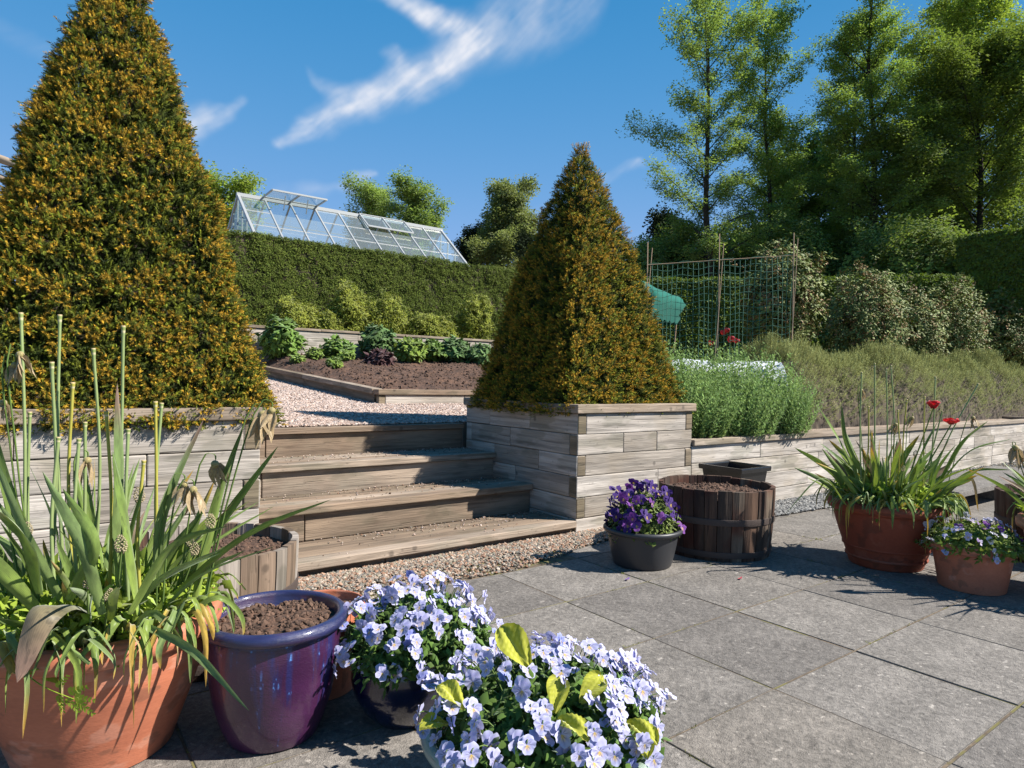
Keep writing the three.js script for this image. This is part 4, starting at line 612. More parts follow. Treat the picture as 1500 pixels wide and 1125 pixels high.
{
  const o = thing('glazed_bowl', 'wide pale celadon glazed bowl of lavender violas and yellow-green leaves', 'plant pot', potPos(801, 2.14)), ct = texture(512, 256, (u, v) => { const a = fbm(u * 14, v * 8, 4, 3, 14, 8), s = sstep(.7, .85, fbm(u * 50, v * 30, 2, 5, 50, 30)); return [lerp(.50, .60, a) - s * .14, lerp(.57, .66, a) - s * .13, lerp(.53, .60, a) - s * .14]; }, true), m = glaze(ct);
  part(o, 'body', lathe([[.02, 0], [.19, 0], [.2, .01], [.255, .07], [.315, .17], [.352, .27], [.36, .315]]), m); part(o, 'rim', lathe([[.358, .313], [.374, .318], [.384, .332], [.383, .348], [.372, .359], [.356, .361], [.343, .352], [.334, .32], [.25, .30]]), m); fillSoil(o, .335, .325, 507, .014, .03, 200);
}
{
  const o = thing('plastic_pot', 'dark grey bell-shaped pot of purple pansies', 'plant pot', potPos(946, 5.36)), m = new THREE.MeshPhysicalMaterial({ color: LIN(.030, .031, .035), roughness: .45 });
  part(o, 'body', lathe([[.02, 0], [.222, 0], [.232, .012], [.25, .08], [.268, .17], [.283, .262]]), m); part(o, 'rim', lathe([[.281, .26], [.308, .266], [.319, .282], [.317, .299], [.304, .308], [.288, .304], [.276, .285], [.262, .2], [.2, .2]]), m); fillSoil(o, .278, .265, 508, .012, .02, 80);
}
{   // black square pot
  const p = at(1077, 600, 7.05), o = thing('square_pot', 'empty black square pot standing behind the half barrel', 'plant pot', [p.x, 0, .42], 0), m = new THREE.MeshPhysicalMaterial({ color: LIN(.012, .012, .013), roughness: .22 }), s = Math.SQRT2;
  const sq = q => { const g = new THREE.LatheGeometry(q.map(([r, y]) => new THREE.Vector2(r * s, y)), 4).toNonIndexed(); g.rotateY(Math.PI / 4); g.computeVertexNormals(); return g; };
  part(o, 'body', sq([[.02, 0], [.17, 0], [.235, .56]]), m); part(o, 'rim', sq([[.236, .558], [.262, .562], [.266, .6], [.262, .612], [.24, .612], [.228, .6], [.165, .06], [.02, .05]]), m);
}
// half barrels: staves and hoops
const barrelWood = woodTextures([.26, .21, .18], [.58, .53, .47], [.40, .23, .16], 1), mStave = [0xd4ccc4, 0xb8aca2, 0xa88a7a, 0x947260, 0xc0b8b0, 0x8a7a72].map(c => woodMat(barrelWood, c, .85)), mHoop = new THREE.MeshStandardMaterial({ color: LIN(.075, .055, .047), roughness: .75, metalness: .3, bumpMap: slabBump, bumpScale: .001 });
const mStaveGrey = [0xd8d2cc, 0xc4beb8, 0xb4aca4, 0xa89482].map(c => woodMat(greyWood, c, .9));
function halfBarrel(label, pos, R, h, seed, turn, light) {
  const o = thing('half_barrel', label, 'half barrel', pos, turn), r = rngOf(seed), n = 27, prof = t => R * (.885 + .115 * Math.sin(.35 + t * 1.22)), T = .032, S = 6;
  let a0 = 0; const ws = Array.from({ length: n }, () => .75 + r() * .5), tot = ws.reduce((a, b) => a + b);
  for (let i = 0; i < n; i++) {
    const a1 = a0 + ws[i] / tot * 6.28319, g0 = a0 + .006, g1 = a1 - .006, pos2 = [], uv = [], idx = [], dr = (r() - .5) * .006, top = h + (r() - .5) * .012, uo = r() * 5, vo = r() * 5;
    for (let k = 0; k <= S; k++) { const t = k / S, y = t * top, q = prof(t) + dr; for (const [a, rr] of [[g0, q - T], [g0, q], [(g0 + g1) / 2, q + .003], [g1, q], [g1, q - T], [(g0 + g1) / 2, q - T]]) { pos2.push(Math.cos(a) * rr, y, Math.sin(a) * rr); uv.push(y + uo, a * R + vo); } }
    for (let k = 0; k < S; k++) for (let e = 0; e < 6; e++) { const A = k * 6 + e, B = k * 6 + (e + 1) % 6; idx.push(A, A + 6, B, B, A + 6, B + 6); } const e = S * 6; idx.push(e, e + 5, e + 1, e + 1, e + 5, e + 2, e + 5, e + 4, e + 2, e + 2, e + 4, e + 3);
    const g = rawGeo(pos2, idx, null, uv).toNonIndexed(); g.computeVertexNormals(); part(o, 'stave', g, light ? (r() < .1 ? mStave[3] : mStaveGrey[Math.floor(r() * 4)]) : mStave[Math.floor(r() * 6)]); a0 = a1;
  }
  for (const [y, w] of [[.30, .055], [.03, .05]]) { const q0 = prof(y * 1 / h) + .009, q1 = prof((y + w) / h) + .009; part(o, 'hoop', lathe([[q0 - .006, y], [q0, y + .002], [q1, y + w - .002], [q1 - .006, y + w]], 72), mHoop); }
  part(o, 'bottom_board', new THREE.CylinderGeometry(R * .86, R * .86, .03, 40), mStave[3]).position.y = .04; fillSoil(o, prof(.85) - T - .003, h - .075, seed, .028, .02, 650); return o;
}
halfBarrel('weathered half barrel of bare soil behind the purple glazed pot', potPos(306, 3.56), .475, .57, 601, 0, true);
halfBarrel('dark-hooped half barrel of bare soil beside the purple pansies', potPos(1052, 5.9), .495, .585, 602, 1, false);
halfBarrel('half barrel of soil at the edge of the patio behind the small viola pot', potPos(1560, 5.75), .475, .58, 603, 2, false);

// ---------------------------------------------------------------- flowers
function violaGeo(seed, cUp, cLow, cEdge, eye = [.75, .50, .03], line = [.05, .02, .12]) {   // five petals facing +y, a unit across
  const r = rngOf(seed), pos = [], col = [], idx = [];
  const petals = [[1.12, .52, .27, cUp, -.03, -.25], [2.02, .52, .27, cUp, -.05, -.25], [-.06, .44, .215, cLow, .01, .25], [3.20, .44, .215, cLow, .01, .25], [-1.571, .50, .275, cLow, .04, .05]];
  for (const [a, L, W, c, lift, bend] of petals) {
    const k = pos.length / 3, ca = Math.cos(a), sa = Math.sin(a), N = 9, tilt = bend + (r() - .5) * .5; pos.push(0, lift * .5, 0); col.push(...(a === -1.571 ? eye : c));
    for (const ring of [.3, .65, 1]) for (let i = 0; i <= N; i++) { const t = (i / N - .5) * Math.PI * 1.25, rad = ring * (1 + .05 * Math.sin(i * 2.3 + seed)), x = (.45 + .55 * Math.cos(t)) * L * rad, w = Math.sin(t) * W * rad * (ring < .5 ? .6 : 1), y = lift * ring + tilt * x + .12 * x * x * (bend < 0 ? -1 : 1) + (ring === 1 ? Math.sin(i * 1.9 + seed * 3 + a) * .035 : 0); pos.push(x * ca - w * sa, y, -(x * sa + w * ca)); const f = ring < .5 ? .75 : 0, ln = ring < .7 && i % 3 === 1 && bend > 0 ? (ring < .5 ? 1 : .35) : 0; col.push(...[0, 1, 2].map(q => lerp(lerp(ring > .9 ? cEdge[q] : c[q], a === -1.571 ? eye[q] : cEdge[q], f), line[q], ln * .8))); }
    for (let i = 0; i < N; i++) idx.push(k, k + 1 + i, k + 2 + i); for (let ring = 0; ring < 2; ring++) for (let i = 0; i < N; i++) { const A = k + 1 + ring * (N + 1) + i, B = A + N + 1; idx.push(A, B, A + 1, A + 1, B, B + 1); }
  }
  return rawGeo(pos, idx, col);
}
const mPetal = new THREE.MeshPhysicalMaterial({ color: 0xffffff, vertexColors: true, roughness: 1, transmission: .28, thickness: 0, side: THREE.DoubleSide });
const lav = [1, 2, 3, 4].map(s => violaGeo(s, [.40, .385, .66], [.47, .46, .70], [.53, .53, .72])), lavDeep = [5].map(s => violaGeo(s, [.19, .22, .58], [.24, .28, .62], [.34, .37, .66])), purp = [6, 7].map(s => violaGeo(s, [.030, .006, .11], [.040, .008, .14], [.055, .012, .18])), purp2 = [8].map(s => violaGeo(s, [.13, .02, .22], [.16, .03, .25], [.20, .06, .30])), whiteV = [9].map(s => violaGeo(s, [.55, .55, .62], [.6, .59, .61], [.56, .56, .68])), bicol = [10].map(s => violaGeo(s, [.14, .03, .24], [.62, .58, .70], [.5, .42, .62]));
const violaLeaf = [91, 92].map(s => leafSpray(s, 10, .55, .14, .55, .8)), mViolaLeaf = leafMat(.085, .155, .025, 1, .35), mVioStem = leafMat(.12, .19, .04, 1, .2);
function violaPlant(label, pos, y0, R, H, n, size, geos, seed, opt = {}) {
  const o = thing('viola_plant', label, 'flower plant', [pos[0] + (opt.dx ?? 0), y0, pos[2] + (opt.dz ?? 0)]), r = rngOf(seed), L = violaLeaf.map(() => []), N = opt.leaves ?? 420, stems = [];
  for (let i = 0; i < N; i++) { const d = dirOf(r); d.y = Math.abs(d.y); const q = Math.cbrt(r()) * .92, p = V(d.x * R * q, d.y * H * q * .85 + .005 - (Math.hypot(d.x, d.z) * q > .85 ? .05 * r() : 0), d.z * R * q); L[i % 2].push(place(p, d.clone().add(V(0, .7, 0)).add(dirOf(r).multiplyScalar(.5)).normalize(), .055 + r() * .045, r() * 6)); }
  L.forEach((l, i) => stuff(o, 'foliage', violaLeaf[i], opt.leafMat ?? mViolaLeaf, l, tint(r, .7, .7)));
  const done = []; let tries = 0;
  while (done.length < n && tries++ < 6000) {
    const d = dirOf(r); d.y = Math.abs(d.y) * (1) + .02; d.normalize(); const q = .86 + r() * .28, p = V(d.x * R * q, d.y * H * q + .02 - (d.y < .25 ? r() * (opt.hang ?? .08) : 0), d.z * R * q);
    if (opt.skip && opt.skip(p)) continue; if (done.some(e => e.distanceTo(p) < size * .5)) continue; done.push(p);
    const f = V(.22, .12, .62).multiplyScalar(.8).add(V(d.x, d.y * .55, d.z).multiplyScalar(.8)).add(dirOf(r).multiplyScalar(.75)).normalize(), g = geos[Math.floor(r() * geos.length)], m = part(o, 'flower', g, mPetal); const s = size * (.78 + r() * .42);
    const M = place(p, f, s, 0); M.decompose(m.position, m.quaternion, m.scale); { // lower petal towards the ground
      const down = V(0, -1, 0).addScaledVector(f, f.y).normalize(), cur = V(0, 0, 1).applyQuaternion(m.quaternion), an = Math.atan2(cur.clone().cross(down).dot(f), cur.dot(down)); m.quaternion.premultiply(new THREE.Quaternion().setFromAxisAngle(f, an + (r() - .5) * .5)); }
    const b = V(p.x * .55, -.02 + p.y * .2, p.z * .55), e = p.clone().addScaledVector(f, -.004); stems.push(tube([b, b.clone().lerp(e, .6).add(V(0, .03, 0)), e.clone().add(V(0, .012, 0)), e], [.0022, .0018], 4, 5));
  }
  part(o, 'flower_stems', mergeGeometries(stems), mVioStem); return o;
}
const r0702 = rngOf(7020);
const bp = potPos(600, 2.86), cp = potPos(801, 2.14), gp = potPos(946, 5.36);
violaPlant('mound of lavender violas in the blue glazed pot', bp, .29, .34, .25, 170, .060, [...lav, ...lav, ...lavDeep], 701, { dx: .06, leaves: 620, hang: .06 });
violaPlant('spreading lavender violas with yellow-green leaves in the celadon bowl', cp, .345, .385, .20, 175, .059, [...lav, ...lav, ...lav, ...lavDeep], 702, { dx: .03, leaves: 700, hang: .02, skip: p => p.y < .05 && r0702() < .5 });
violaPlant('deep purple pansies with silvery leaves in the dark grey pot', gp, .28, .28, .36, 62, .09, [...purp, ...purp, ...purp2], 703, { leaves: 420, leafMat: leafMat(.15, .20, .045, 1, .35), hang: .02 });
violaPlant('small white and purple violas trailing over the plain terracotta pot', tk, .32, .33, .16, 60, .055, [...whiteV, ...bicol, ...lav.slice(0, 1), ...purp2], 704, { leaves: 620, leafMat: leafMat(.17, .23, .03, 1, .4), hang: .09 });
{   // primula: broad crinkled yellow-green leaves among the violas
  const leafOf = (seed, L, W) => { const pos = [], col = [], idx = [], nu = 18, nv = 12; for (let i = 0; i <= nu; i++) for (let k = 0; k <= nv; k++) { const t = i / nu, s = k / nv * 2 - 1, w = W * Math.pow(Math.sin(Math.PI * clamp(.05 + t * .93)), .6) * (.55 + .5 * t), rag = 1 + .025 * Math.sin(t * 60 + seed * 2), rib = Math.abs(((t * 9 - Math.abs(s) * 1.6) % 1 + 1) % 1 - .5) * 2; pos.push(s * w * rag, L * .22 * Math.sin(t * 2.6) + s * s * w * .35 - Math.exp(-s * s * 60) * .003 + .006 * rib * Math.min(1, Math.abs(s) * 4) + .006 * Math.sin(s * 5 + t * 7 + seed), t * L); const vein = Math.abs(s) < .09 || rib < .15 ? 1 : 0, v = .85 + .3 * vnoise(t * 16, s * 12, seed); col.push((.36 + vein * .10) * v, (.37 + vein * .09) * v, (.024 + vein * .04) * v); } for (let i = 0; i < nu; i++) for (let k = 0; k < nv; k++) { const a = i * (nv + 1) + k; idx.push(a, a + nv + 1, a + 1, a + 1, a + nv + 1, a + nv + 2); } return rawGeo(pos, idx, col); };
  const o = thing('primula_plant', 'broad crinkled yellow-green leaves rising among the violas in the bowl', 'leafy plant', [cp[0], .34, cp[2]]), m = new THREE.MeshPhysicalMaterial({ color: 0xffffff, vertexColors: true, roughness: 1, transmission: .3, thickness: 0, side: THREE.DoubleSide }), gs = [leafOf(1, .145, .058), leafOf(2, .11, .042), leafOf(3, .09, .034)];
  // px, py and depth of the leaf's foot, where its tip points (turn about its face), how far it faces the open side or the sky, size
  [[775, 975, 2.06, 2.35, .85, 0], [812, 1045, 1.95, 1.5, .5, 1], [850, 1030, 1.98, .9, .6, 1], [815, 1055, 1.90, -.6, .3, 1], [680, 1040, 1.98, 2.6, .3, 1], [915, 1060, 1.99, -.7, .3, 1], [930, 1075, 1.96, -1.3, .3, 2], [655, 1062, 2.0, -2.6, .2, 2]].forEach(([px, py, d, an, face, k]) => {
    const p = at(px, py, d), q = part(o, 'leaf', gs[k], m), nn = V(-.64, 0, .77).multiplyScalar(face).add(V(.1, 1 - face * .45, .1)).normalize(), right = V(.77, 0, .64).addScaledVector(nn, -nn.dot(V(.77, 0, .64))).normalize(), up = nn.clone().cross(right).normalize(), l = right.clone().multiplyScalar(Math.cos(an)).addScaledVector(up, -Math.sin(an) * (up.y < 0 ? 1 : -1));
    q.position.set(p.x - cp[0], p.y - .34, p.z - cp[2]); q.quaternion.setFromRotationMatrix(new THREE.Matrix4().makeBasis(nn.clone().cross(l).normalize(), nn, l.normalize())); });
}
// ---------------------------------------------------------------- strap-leaved bulbs
const veinTex = texture(128, 512, (u, v) => { const l = .90 + .10 * Math.pow(Math.abs(Math.sin(u * 3.1416 * 13)), .6), k = fbm(u * 6, v * 22, 3, 3, 6, 22); const q = clamp(l * (.80 + .34 * k) - sstep(.68, .76, fbm(u * 5, v * 16, 3, 13, 5, 16)) * .18); return [q, q, q * .97]; }, true), veinBump = texture(128, 64, (u) => .5 + .5 * Math.abs(Math.sin(u * 3.1416 * 13)));
const mStrap = new THREE.MeshPhysicalMaterial({ color: 0xffffff, map: veinTex, bumpMap: veinBump, bumpScale: .0004, vertexColors: true, roughness: 1, transmission: .3, thickness: 0, side: THREE.DoubleSide, clearcoat: .25, clearcoatRoughness: .35 });
const TONES = { green: [[.22, .30, .04], [.15, .24, .045]], blue: [[.20, .28, .07], [.17, .26, .085]], lime: [[.20, .28, .03], [.24, .32, .04]], gold: [[.30, .27, .04], [.50, .29, .035]], brown: [[.12, .16, .05], [.25, .15, .115]], straw: [[.36, .26, .14], [.48, .35, .20]] };
function strap(points, w, tone, seed, segs = 14, fold = .35, tipTone) {   // channelled ribbon through points
  const c = new THREE.CatmullRomCurve3(points), pos = [], col = [], idx = [], r = rngOf(seed), [c0, c1] = TONES[tone], tw = (r() - .5) * 1.6, uv = [], kink = (r() - .5) * .5; let side = null;
  for (let i = 0; i <= segs; i++) {
    const t = i / segs, p = c.getPoint(t), T = c.getTangent(t); if (!side) { side = V(-T.z, 0, T.x); if (side.lengthSq() < 1e-4) side.set(1, 0, 0); side.normalize().applyAxisAngle(T, seed * 2.1); } side.addScaledVector(T, -side.dot(T)).normalize(); const s = side.clone().applyAxisAngle(T, tw * t), n = T.clone().cross(s);
    const ww = w * .5 * Math.pow(Math.sin(Math.PI * clamp(.14 + t * .86)), .65) * (t > .98 ? .15 : 1), v = .82 + .3 * vnoise(t * 9, seed, 3);
    for (const [q, up] of [[-1, fold], [-.5, fold * .3], [0, 0], [.5, fold * .3], [1, fold]]) { pos.push(...p.clone().addScaledVector(s, ww * q + kink * ww * Math.sin(t * 7 + seed) * .4).addScaledVector(n, ww * up + .12 * ww * Math.sin(t * 13 + q * 2 + seed)).toArray()); uv.push(q * .5 + .5, t); const st = 1 + .12 * Math.sin(q * 9 + seed), base = t < .12 ? 1.25 : 1; let C = [0, 1, 2].map(z => lerp(c0[z], c1[z], t) * v * st * base); if (tipTone && t > .72) C = C.map((z, k) => lerp(z, TONES[tipTone][1][k], sstep(.72, .95, t))); col.push(...C); }
  }
  for (let i = 0; i < segs; i++) for (let k = 0; k < 4; k++) { const a = i * 5 + k; idx.push(a, a + 5, a + 1, a + 1, a + 5, a + 6); } return rawGeo(pos, idx, col, uv);
}
const mCutStem = new THREE.MeshPhysicalMaterial({ color: 0xffffff, vertexColors: true, roughness: .6 });
function cutStem(a, b, yellow, seed) {   // a beheaded flower stalk with a paler joint and a dry end
  const r = rngOf(seed), mid = a.clone().lerp(b, .55).add(V((r() - .5) * .05, 0, (r() - .5) * .05)), g = tube([a, mid, b.clone().lerp(mid, .12), b], [.0068, .006, .0056, .006, .0085], 8, 20), n = 8, p = g.attributes.position, c = []; for (let i = 0; i < p.count; i++) { const t = Math.min(1, Math.floor(i / n) / 20), e = i >= 21 * n ? 1 : t, w = e > .97 ? [.42, .30, .17] : Math.abs(e - .86) < .028 ? [.52, .46, .28] : yellow ? [.34, .31, .05] : e > .86 ? [.20, .25, .07] : [.21, .27, .10]; c.push(...w.map(q => q * (.9 + .2 * hash(i, seed, 3)))); } g.setAttribute('color', new THREE.Float32BufferAttribute(c, 3)); return g;
}
const seedHead = (() => { const r = rngOf(5), gs = []; for (let i = 0; i < 64; i++) { const t = i / 63, a = i * 2.4, q = .021 * Math.sin(Math.PI * (.18 + t * .78)) + .003, g = new THREE.IcosahedronGeometry(.0052 * (1.15 - t * .4), 0); g.scale(1, .8, 1); g.translate(Math.cos(a) * q, t * .075, Math.sin(a) * q); gs.push(g); } return mergeGeometries(gs); })(), mSeed = new THREE.MeshStandardMaterial({ color: LIN(.34, .28, .17), roughness: 1 }), mStraw = new THREE.MeshPhysicalMaterial({ color: LIN(.62, .46, .29), roughness: 1, transmission: .3, thickness: 0, side: THREE.DoubleSide });
const witheredGeo = (() => { const gs = []; const r = rngOf(6); for (let i = 0; i < 6; i++) { const a = i / 6 * 6.28 + r() * .4, pts = [V(0, 0, 0), V(Math.cos(a) * .012, -.02, Math.sin(a) * .012), V(Math.cos(a) * (.014 + r() * .016), -.05 - r() * .02, Math.sin(a) * (.014 + r() * .016))]; gs.push(strap(pts, .018, 'straw', i + 1, 5, .5)); } const b = new THREE.SphereGeometry(.010, 8, 6); colourise(b, () => [.42, .34, .14]); gs.push(b); return mergeGeometries(gs); })();
function bulbPlant(label, pos, seed, stems, leaves, counts, heads) {
  const o = thing('bulb_plant', label, 'potted plant', [pos[0], .46, pos[2]]), r = rngOf(seed), O = V(pos[0], .46, pos[2]), loc = (px, py, d) => at(px, py, d).sub(O);
  stems.forEach(([bx, by, px, py, d, y], i) => { const b = loc(bx, by, d), e = loc(px, py, d + (r() - .5) * .1); b.y = Math.max(-.03, Math.min(b.y, .1)); const q = Math.hypot(b.x, b.z); if (q > .34) { b.x *= .34 / q; b.z *= .34 / q; } part(o, 'cut_stem', cutStem(b, e, y, seed + i), mCutStem); });
  leaves.forEach(([pts, w, tone, tip], i) => part(o, 'leaf', strap(pts.map(p => loc(...p)), w, tone, i + 1, 16, .35, tip), mStrap));
  const [up, hang, tuft, wide = 1] = counts;
  for (let i = 0; i < up; i++) { const a = r() * 6.28, q = Math.sqrt(r()) * .30, b = V(Math.cos(a) * q, -.02, Math.sin(a) * q), L = .30 + r() * .45, lean = .12 + r() * .75, a2 = a + (r() - .5) * 1.2, e = b.clone().add(V(Math.cos(a2) * L * lean, L * (1 - lean * .45), Math.sin(a2) * L * lean)), m = b.clone().lerp(e, .5).add(V(-Math.cos(a2) * L * .05, L * .09, -Math.sin(a2) * L * .05)); part(o, 'leaf', strap([b, m, e], (.014 + r() * .026) * wide, r() < .42 ? 'green' : r() < .5 ? 'blue' : r() < .8 ? 'lime' : 'brown', i + 20, 12, .4, r() < .25 ? 'gold' : undefined), mStrap); }
  for (let i = 0; i < hang; i++) { const a = i < hang * .6 ? 2.2 + (r() - .5) * 2.8 : r() * 6.28, q = .27 + r() * .10, b = V(Math.cos(a) * q, .0, Math.sin(a) * q), out = .48 + r() * .10, dr = -.02 + r() * r() * .38, a2 = a + (r() - .5) * .8, m = V(Math.cos((a + a2) / 2) * (out - .05), .12 + r() * .07, Math.sin((a + a2) / 2) * (out - .05)), e = V(Math.cos(a2) * (out + .02), .06 - dr, Math.sin(a2) * (out + .02)), m2 = V(Math.cos(a2) * (out + .01), .07, Math.sin(a2) * (out + .01)); part(o, 'drooping_leaf', strap([b, m, m2, e], .009 + r() * .02, r() < .5 ? 'green' : r() < .55 ? 'blue' : r() < .6 ? 'gold' : 'lime', i + 60, 14, .4, r() < .5 ? 'gold' : undefined), mStrap); }
  const L = violaLeaf.map(() => []); for (let i = 0; i < tuft; i++) { const a = r() * 6.28, q = Math.sqrt(r()) * .38; L[i % 2].push(place(V(Math.cos(a) * q, .02 + r() * .16, Math.sin(a) * q), dirOf(r).add(V(0, .9, 0)).normalize(), .06 + r() * .07, r() * 6)); } L.forEach((l, i) => stuff(o, 'undergrowth', violaLeaf[i], leafMat(.27, .36, .035, 1, .35), l, tint(r, .6, .8)));
  heads.forEach(([px, py, d, k], i) => { const e = loc(px, py, d), b = V(clamp(e.x * .7, -.3, .3), .0, clamp(e.z * .7, -.3, .3)); if (k) { const top = e.clone().add(V(-.03, .04, -.01)); part(o, 'bent_stalk', tube([b, b.clone().lerp(top, .6).add(V(-.02, .03, 0)), top, e.clone().add(V(0, .035, 0)), e], [.004, .0032, .003, .003], 5, 14), mVioStem); const h = part(o, 'withered_flower', witheredGeo, mStrap); h.position.copy(e); h.scale.setScalar(k * (.9 + r() * .4)); h.rotation.set((r() - .5) * .8, r() * 6, (r() - .5) * .8); } else { part(o, 'stalk', tube([b, b.clone().lerp(e, .5), e], [.004, .0035], 5, 4), mVioStem); const h = part(o, 'seed_head', seedHead, mSeed); h.position.copy(e); h.rotation.set((r() - .5) * .5, r() * 6, (r() - .5) * .5); h.scale.setScalar(.52 + r() * .25); } });
  return o;
}
bulbPlant('tall strap-leaved bulbs with beheaded stalks in the terracotta planter near the purple pot', tl, 801, [[35, 850, 31, 458, 2.55], [95, 860, 88, 461, 2.6], [172, 850, 181, 477, 2.6], [138, 850, 137, 510, 2.65], [72, 850, 76, 530, 2.45], [232, 820, 237, 590, 2.7], [110, 860, 107, 560, 2.5, 1], [160, 850, 156, 602, 2.45, 1], [45, 850, 44, 603, 2.6], [229, 870, 228, 588, 2.6, 1], [190, 870, 188, 628, 2.4], [122, 860, 125, 618, 2.55], [118, 880, 116, 642, 2.35], [212, 880, 211, 674, 2.4, 1], [85, 880, 86, 640, 2.3]],
  [[[[245, 880, 2.5], [360, 785, 2.45], [487, 731, 2.4]], .026, 'green'], [[[205, 912, 2.3], [285, 955, 2.16], [366, 1042, 2.06]], .028, 'blue'], [[[228, 860, 2.45], [240, 740, 2.4], [299, 613, 2.4]], .040, 'blue', 'brown'], [[[285, 880, 2.55], [318, 740, 2.55], [358, 622, 2.5]], .040, 'green'], [[[255, 880, 2.6], [330, 760, 2.6], [408, 653, 2.55]], .036, 'green'], [[[175, 860, 2.4], [176, 720, 2.4], [172, 560, 2.42]], .043, 'blue', 'brown'], [[[75, 880, 2.4], [20, 740, 2.35], [-30, 560, 2.35]], .040, 'green'], [[[100, 900, 2.3], [35, 780, 2.2], [-15, 655, 2.2]], .036, 'blue'], [[[130, 895, 2.3], [70, 890, 2.1], [25, 1000, 2.0]], .10, 'brown', 'brown'], [[[100, 880, 2.2], [135, 800, 2.15], [92, 715, 2.2]], .043, 'green'], [[[150, 900, 2.2], [120, 800, 2.15], [62, 690, 2.15]], .040, 'blue'], [[[205, 900, 2.3], [190, 790, 2.3], [165, 660, 2.3]], .043, 'green'], [[[190, 900, 2.2], [255, 800, 2.2], [335, 770, 2.2]], .03, 'green'], [[[60, 900, 2.2], [-5, 830, 2.1], [-60, 770, 2.1]], .05, 'green'], [[[60, 870, 2.1], [40, 790, 2.05], [-20, 735, 2.05]], .050, 'lime', 'brown'], [[[190, 925, 2.2], [205, 955, 2.1], [203, 1010, 2.08]], .016, 'gold', 'gold']],
  [115, 105, 1000], [[385, 608, 2.5, 1.5], [398, 602, 2.5, 1.2], [30, 520, 2.5, 1.4], [22, 535, 2.5, 1.2], [5, 590, 2.5, 1.2], [270, 710, 2.4, 1.4], [283, 718, 2.4, 1.3], [315, 680, 2.5, 1.2], [308, 772, 2.5, 0], [278, 800, 2.5, 0], [285, 812, 2.5, 0], [178, 808, 2.25, 0], [128, 860, 2.2, 0], [158, 880, 2.2, 0], [205, 735, 2.5, 0], [128, 675, 2.5, 1.2], [230, 790, 2.5, 0], [40, 785, 2.3, 0]]);
bulbPlant('strap-leaved bulbs with beheaded stalks in the ridged terracotta planter', tr, 802, [[1262, 720, 1262, 545, 5.4], [1281, 715, 1281, 532, 5.5], [1298, 715, 1298, 540, 5.5], [1306, 715, 1305, 535, 5.6], [1372, 715, 1370, 552, 5.5], [1428, 700, 1433, 562, 5.6], [1250, 725, 1272, 595, 5.3, 1], [1325, 720, 1328, 585, 5.4, 1], [1352, 720, 1354, 580, 5.4, 1], [1313, 720, 1315, 600, 5.3, 1], [1350, 715, 1380, 602, 5.6]],
  [[[[1270, 730, 5.4], [1225, 640, 5.3], [1192, 588, 5.2]], .05, 'green'], [[[1265, 740, 5.3], [1230, 690, 5.2], [1204, 657, 5.1]], .04, 'green'], [[[1360, 730, 5.5], [1420, 660, 5.4], [1484, 642, 5.3]], .03, 'green'], [[[1370, 720, 5.5], [1410, 650, 5.4], [1448, 616, 5.4]], .045, 'lime'], [[[1380, 720, 5.4], [1425, 690, 5.3], [1480, 688, 5.2]], .022, 'lime'], [[[1240, 740, 5.2], [1205, 700, 5.1], [1150, 752, 5.0]], .022, 'green'], [[[1370, 740, 5.3], [1420, 700, 5.2], [1433, 750, 5.1]], .03, 'brown', 'gold'], [[[1290, 735, 5.4], [1240, 650, 5.4], [1232, 592, 5.4]], .04, 'green'], [[[1330, 735, 5.4], [1350, 660, 5.4], [1376, 612, 5.4]], .05, 'green']], [95, 110, 420, 1.7], [[1312, 622, 5.4, 1.6], [1336, 612, 5.4, 1.5], [1425, 612, 5.5, 1.5], [1262, 572, 5.4, 1.3], [1322, 690, 5.2, 0], [1340, 668, 5.4, 0]]);
{   // two red tulips in that planter
  const mRed = new THREE.MeshPhysicalMaterial({ color: LIN(.55, .012, .018), roughness: 1, transmission: .3, thickness: 0, side: THREE.DoubleSide }); const petal = (() => { const pos = [], idx = []; for (let i = 0; i <= 8; i++) for (let k = 0; k <= 4; k++) { const t = i / 8, s = k / 4 * 2 - 1, w = .034 * Math.sin(Math.PI * (.12 + .84 * t)); pos.push(s * w, .075 * t - .02 * t * t * 1.5, .05 * Math.sin(t * 2.1) - Math.abs(s) * .010); } for (let i = 0; i < 8; i++) for (let k = 0; k < 4; k++) { const a = i * 5 + k; idx.push(a, a + 1, a + 5, a + 1, a + 6, a + 5); } return rawGeo(pos, idx); })();
  [[1393, 622, 5.4, 'wide-open red tulip leaning out over the ridged terracotta planter'], [1367, 598, 5.5, 'darker red tulip standing upright among the beheaded stalks']].forEach(([px, py, d, l], i) => { const p = at(px, py, d), o = thing('red_tulip', l, 'flower', [p.x, p.y, p.z]); for (let k = 0; k < 6; k++) { const q = part(o, 'petal', petal, mRed); q.rotation.y = k * 1.047 + i; q.rotation.x = 0; q.rotation.order = 'YXZ'; q.rotation.x = (i ? -.35 : -.05) + (k % 2) * .22; q.scale.setScalar(1.15); } const e = V((tr[0] - p.x) * .75, .47 - p.y, (tr[2] - p.z) * .75); part(o, 'stem', tube([e, e.clone().multiplyScalar(.4), V(0, 0, 0)], [.006, .005], 6, 8), mVioStem); });
}
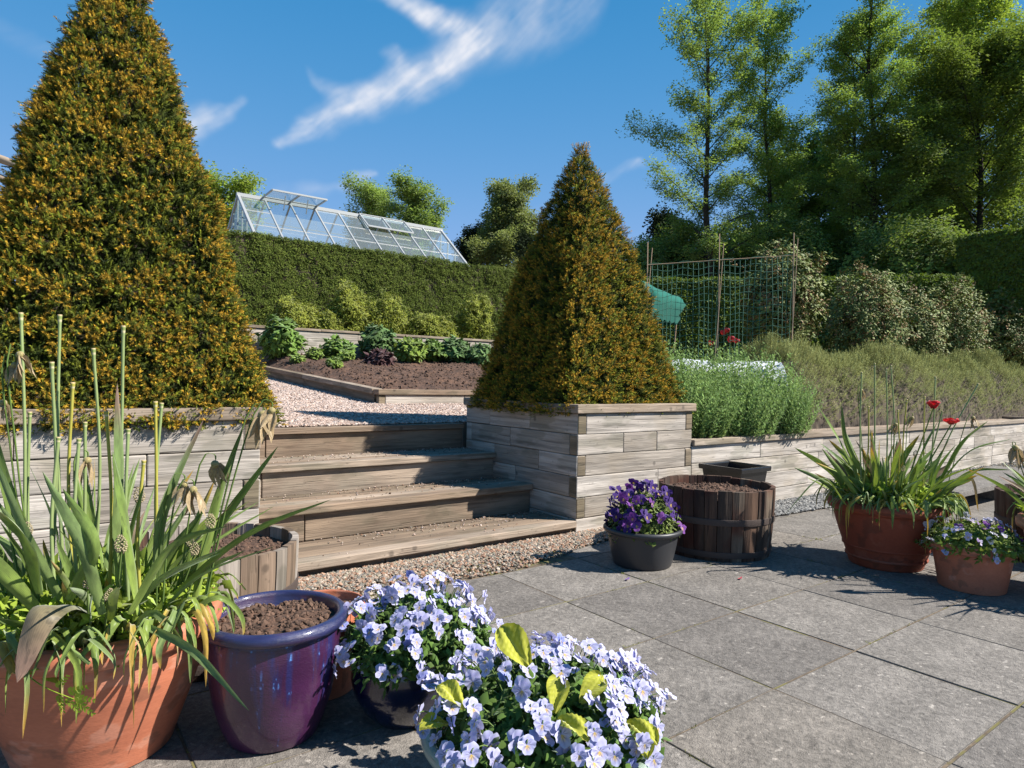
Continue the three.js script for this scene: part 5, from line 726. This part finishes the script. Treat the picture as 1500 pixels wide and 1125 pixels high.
{   // ferny parsley-like leaf hanging over the planter rim
  const O = at(95, 1010, 2.08), o = thing('ferny_leaf', 'bright lime ferny leaf hanging over the rim of the terracotta planter', 'leaf', [O.x, O.y, O.z]), m = leafMat(.30, .40, .03, 1, .3), st = []; const right = V(.7986, 0, .6018), lo = (x, y, z = 0) => V(right.x * x, y, right.z * x - z);
  st.push(tube([lo(-.12, .0, .12), lo(-.05, -.0), lo(.03, -.03)], [.0025, .0015], 5, 6)); part(o, 'leaf_stalk', mergeGeometries(st), m);
  for (const [bx, by, an, s] of [[-.03, 0, .9, .06], [0, -.01, .35, .07], [.02, -.02, -.1, .07], [.0, -.02, -.8, .06], [.03, -.03, -.6, .07], [-.02, -.01, -1.3, .055]]) { const pos = [], idx = []; for (let i = 0; i < 5; i++) for (const q of [-1, 1]) { const t = .15 + i * .2, k = pos.length / 3, a = an + q * .8, x = bx + Math.cos(an) * s * t, y = by + Math.sin(an) * s * t, L = s * .38 * (1 - t * .5), zz = .006 * q + .01 * t; for (const [u, v] of [[0, 0], [.5, .28], [1, 0], [.5, -.28]]) pos.push(...lo(x + (Math.cos(a) * u - Math.sin(a) * v) * L, y + (Math.sin(a) * u + Math.cos(a) * v) * L, -zz - u * .006).toArray()); idx.push(k, k + 1, k + 2, k, k + 2, k + 3); } part(o, 'leaflet', rawGeo(pos, idx), m); }
}
// ---------------------------------------------------------------- small things on the patio
{
  const r = rngOf(901), L = [[], []], o = structure('joint_moss'); o.userData = { kind: 'stuff', label: 'moss and small weeds growing in the slab joints', category: 'moss' };
  const tuft = [leafSpray(95, 12, .5, .12, .6, .4), leafSpray(96, 12, .6, .06, .5, .5)], m = leafMat(.19, .20, .035, 1, .2);
  for (let i = 0; i < 4600; i++) { const alongX = r() < .5; let x, z; if (alongX) { z = 2.08 + .755 * Math.floor(r() * 7 - 3); x = -4 + r() * 8; } else { x = -.5 + .8 * Math.floor(r() * 9 - 5); z = .4 + r() * 4; } const w = fbm(x * 1.7 + 3, z * 1.7, 3, 44); if (w < .50 + r() * .16) continue; L[i % 2].push(place(V(x + (r() - .5) * .02, -.006, z + (r() - .5) * .02), dirOf(r).multiplyScalar(.5).add(_up).normalize(), .008 + r() * r() * .03, r() * 6)); }
  L.forEach((l, i) => stuff(o, 'tufts', tuft[i], m, l, tint(r, .5, .9)));
  for (const [px, py, c, l] of [[1084, 847, LIN(.5, .06, .09), 'fallen crimson petal lying in the shadow on the slabs'], [919, 848, LIN(.22, .10, .42), 'fallen purple petal on the slab before the grey pot']]) { const ray = V().subVectors(at(px, py, 1), camera.position), p = camera.position.clone().addScaledVector(ray, (.01 - camera.position.y) / ray.y), q = part(scene, numbered('fallen_petal'), violaGeo(33, [1, 1, 1], [1, 1, 1], [1, 1, 1], [1, 1, 1], [1, 1, 1]), new THREE.MeshPhysicalMaterial({ color: c, roughness: 1, side: THREE.DoubleSide })); q.position.copy(p); q.scale.set(.05, .06, .03); q.userData = { label: l, category: 'petal' }; }
}

bulbPlant('strap-leaved bulbs in the planter standing past the small viola pot', tx, 803, [[1590, 760, 1585, 560, 4.7], [1620, 760, 1625, 540, 4.7]], [[[[1560, 740, 4.7], [1525, 660, 4.6], [1512, 640, 4.6]], .04, 'green']], [56, 50, 200], [[1487, 656, 4.6, 1.6], [1496, 668, 4.6, 1.4]]);
renderer.render(scene, camera);
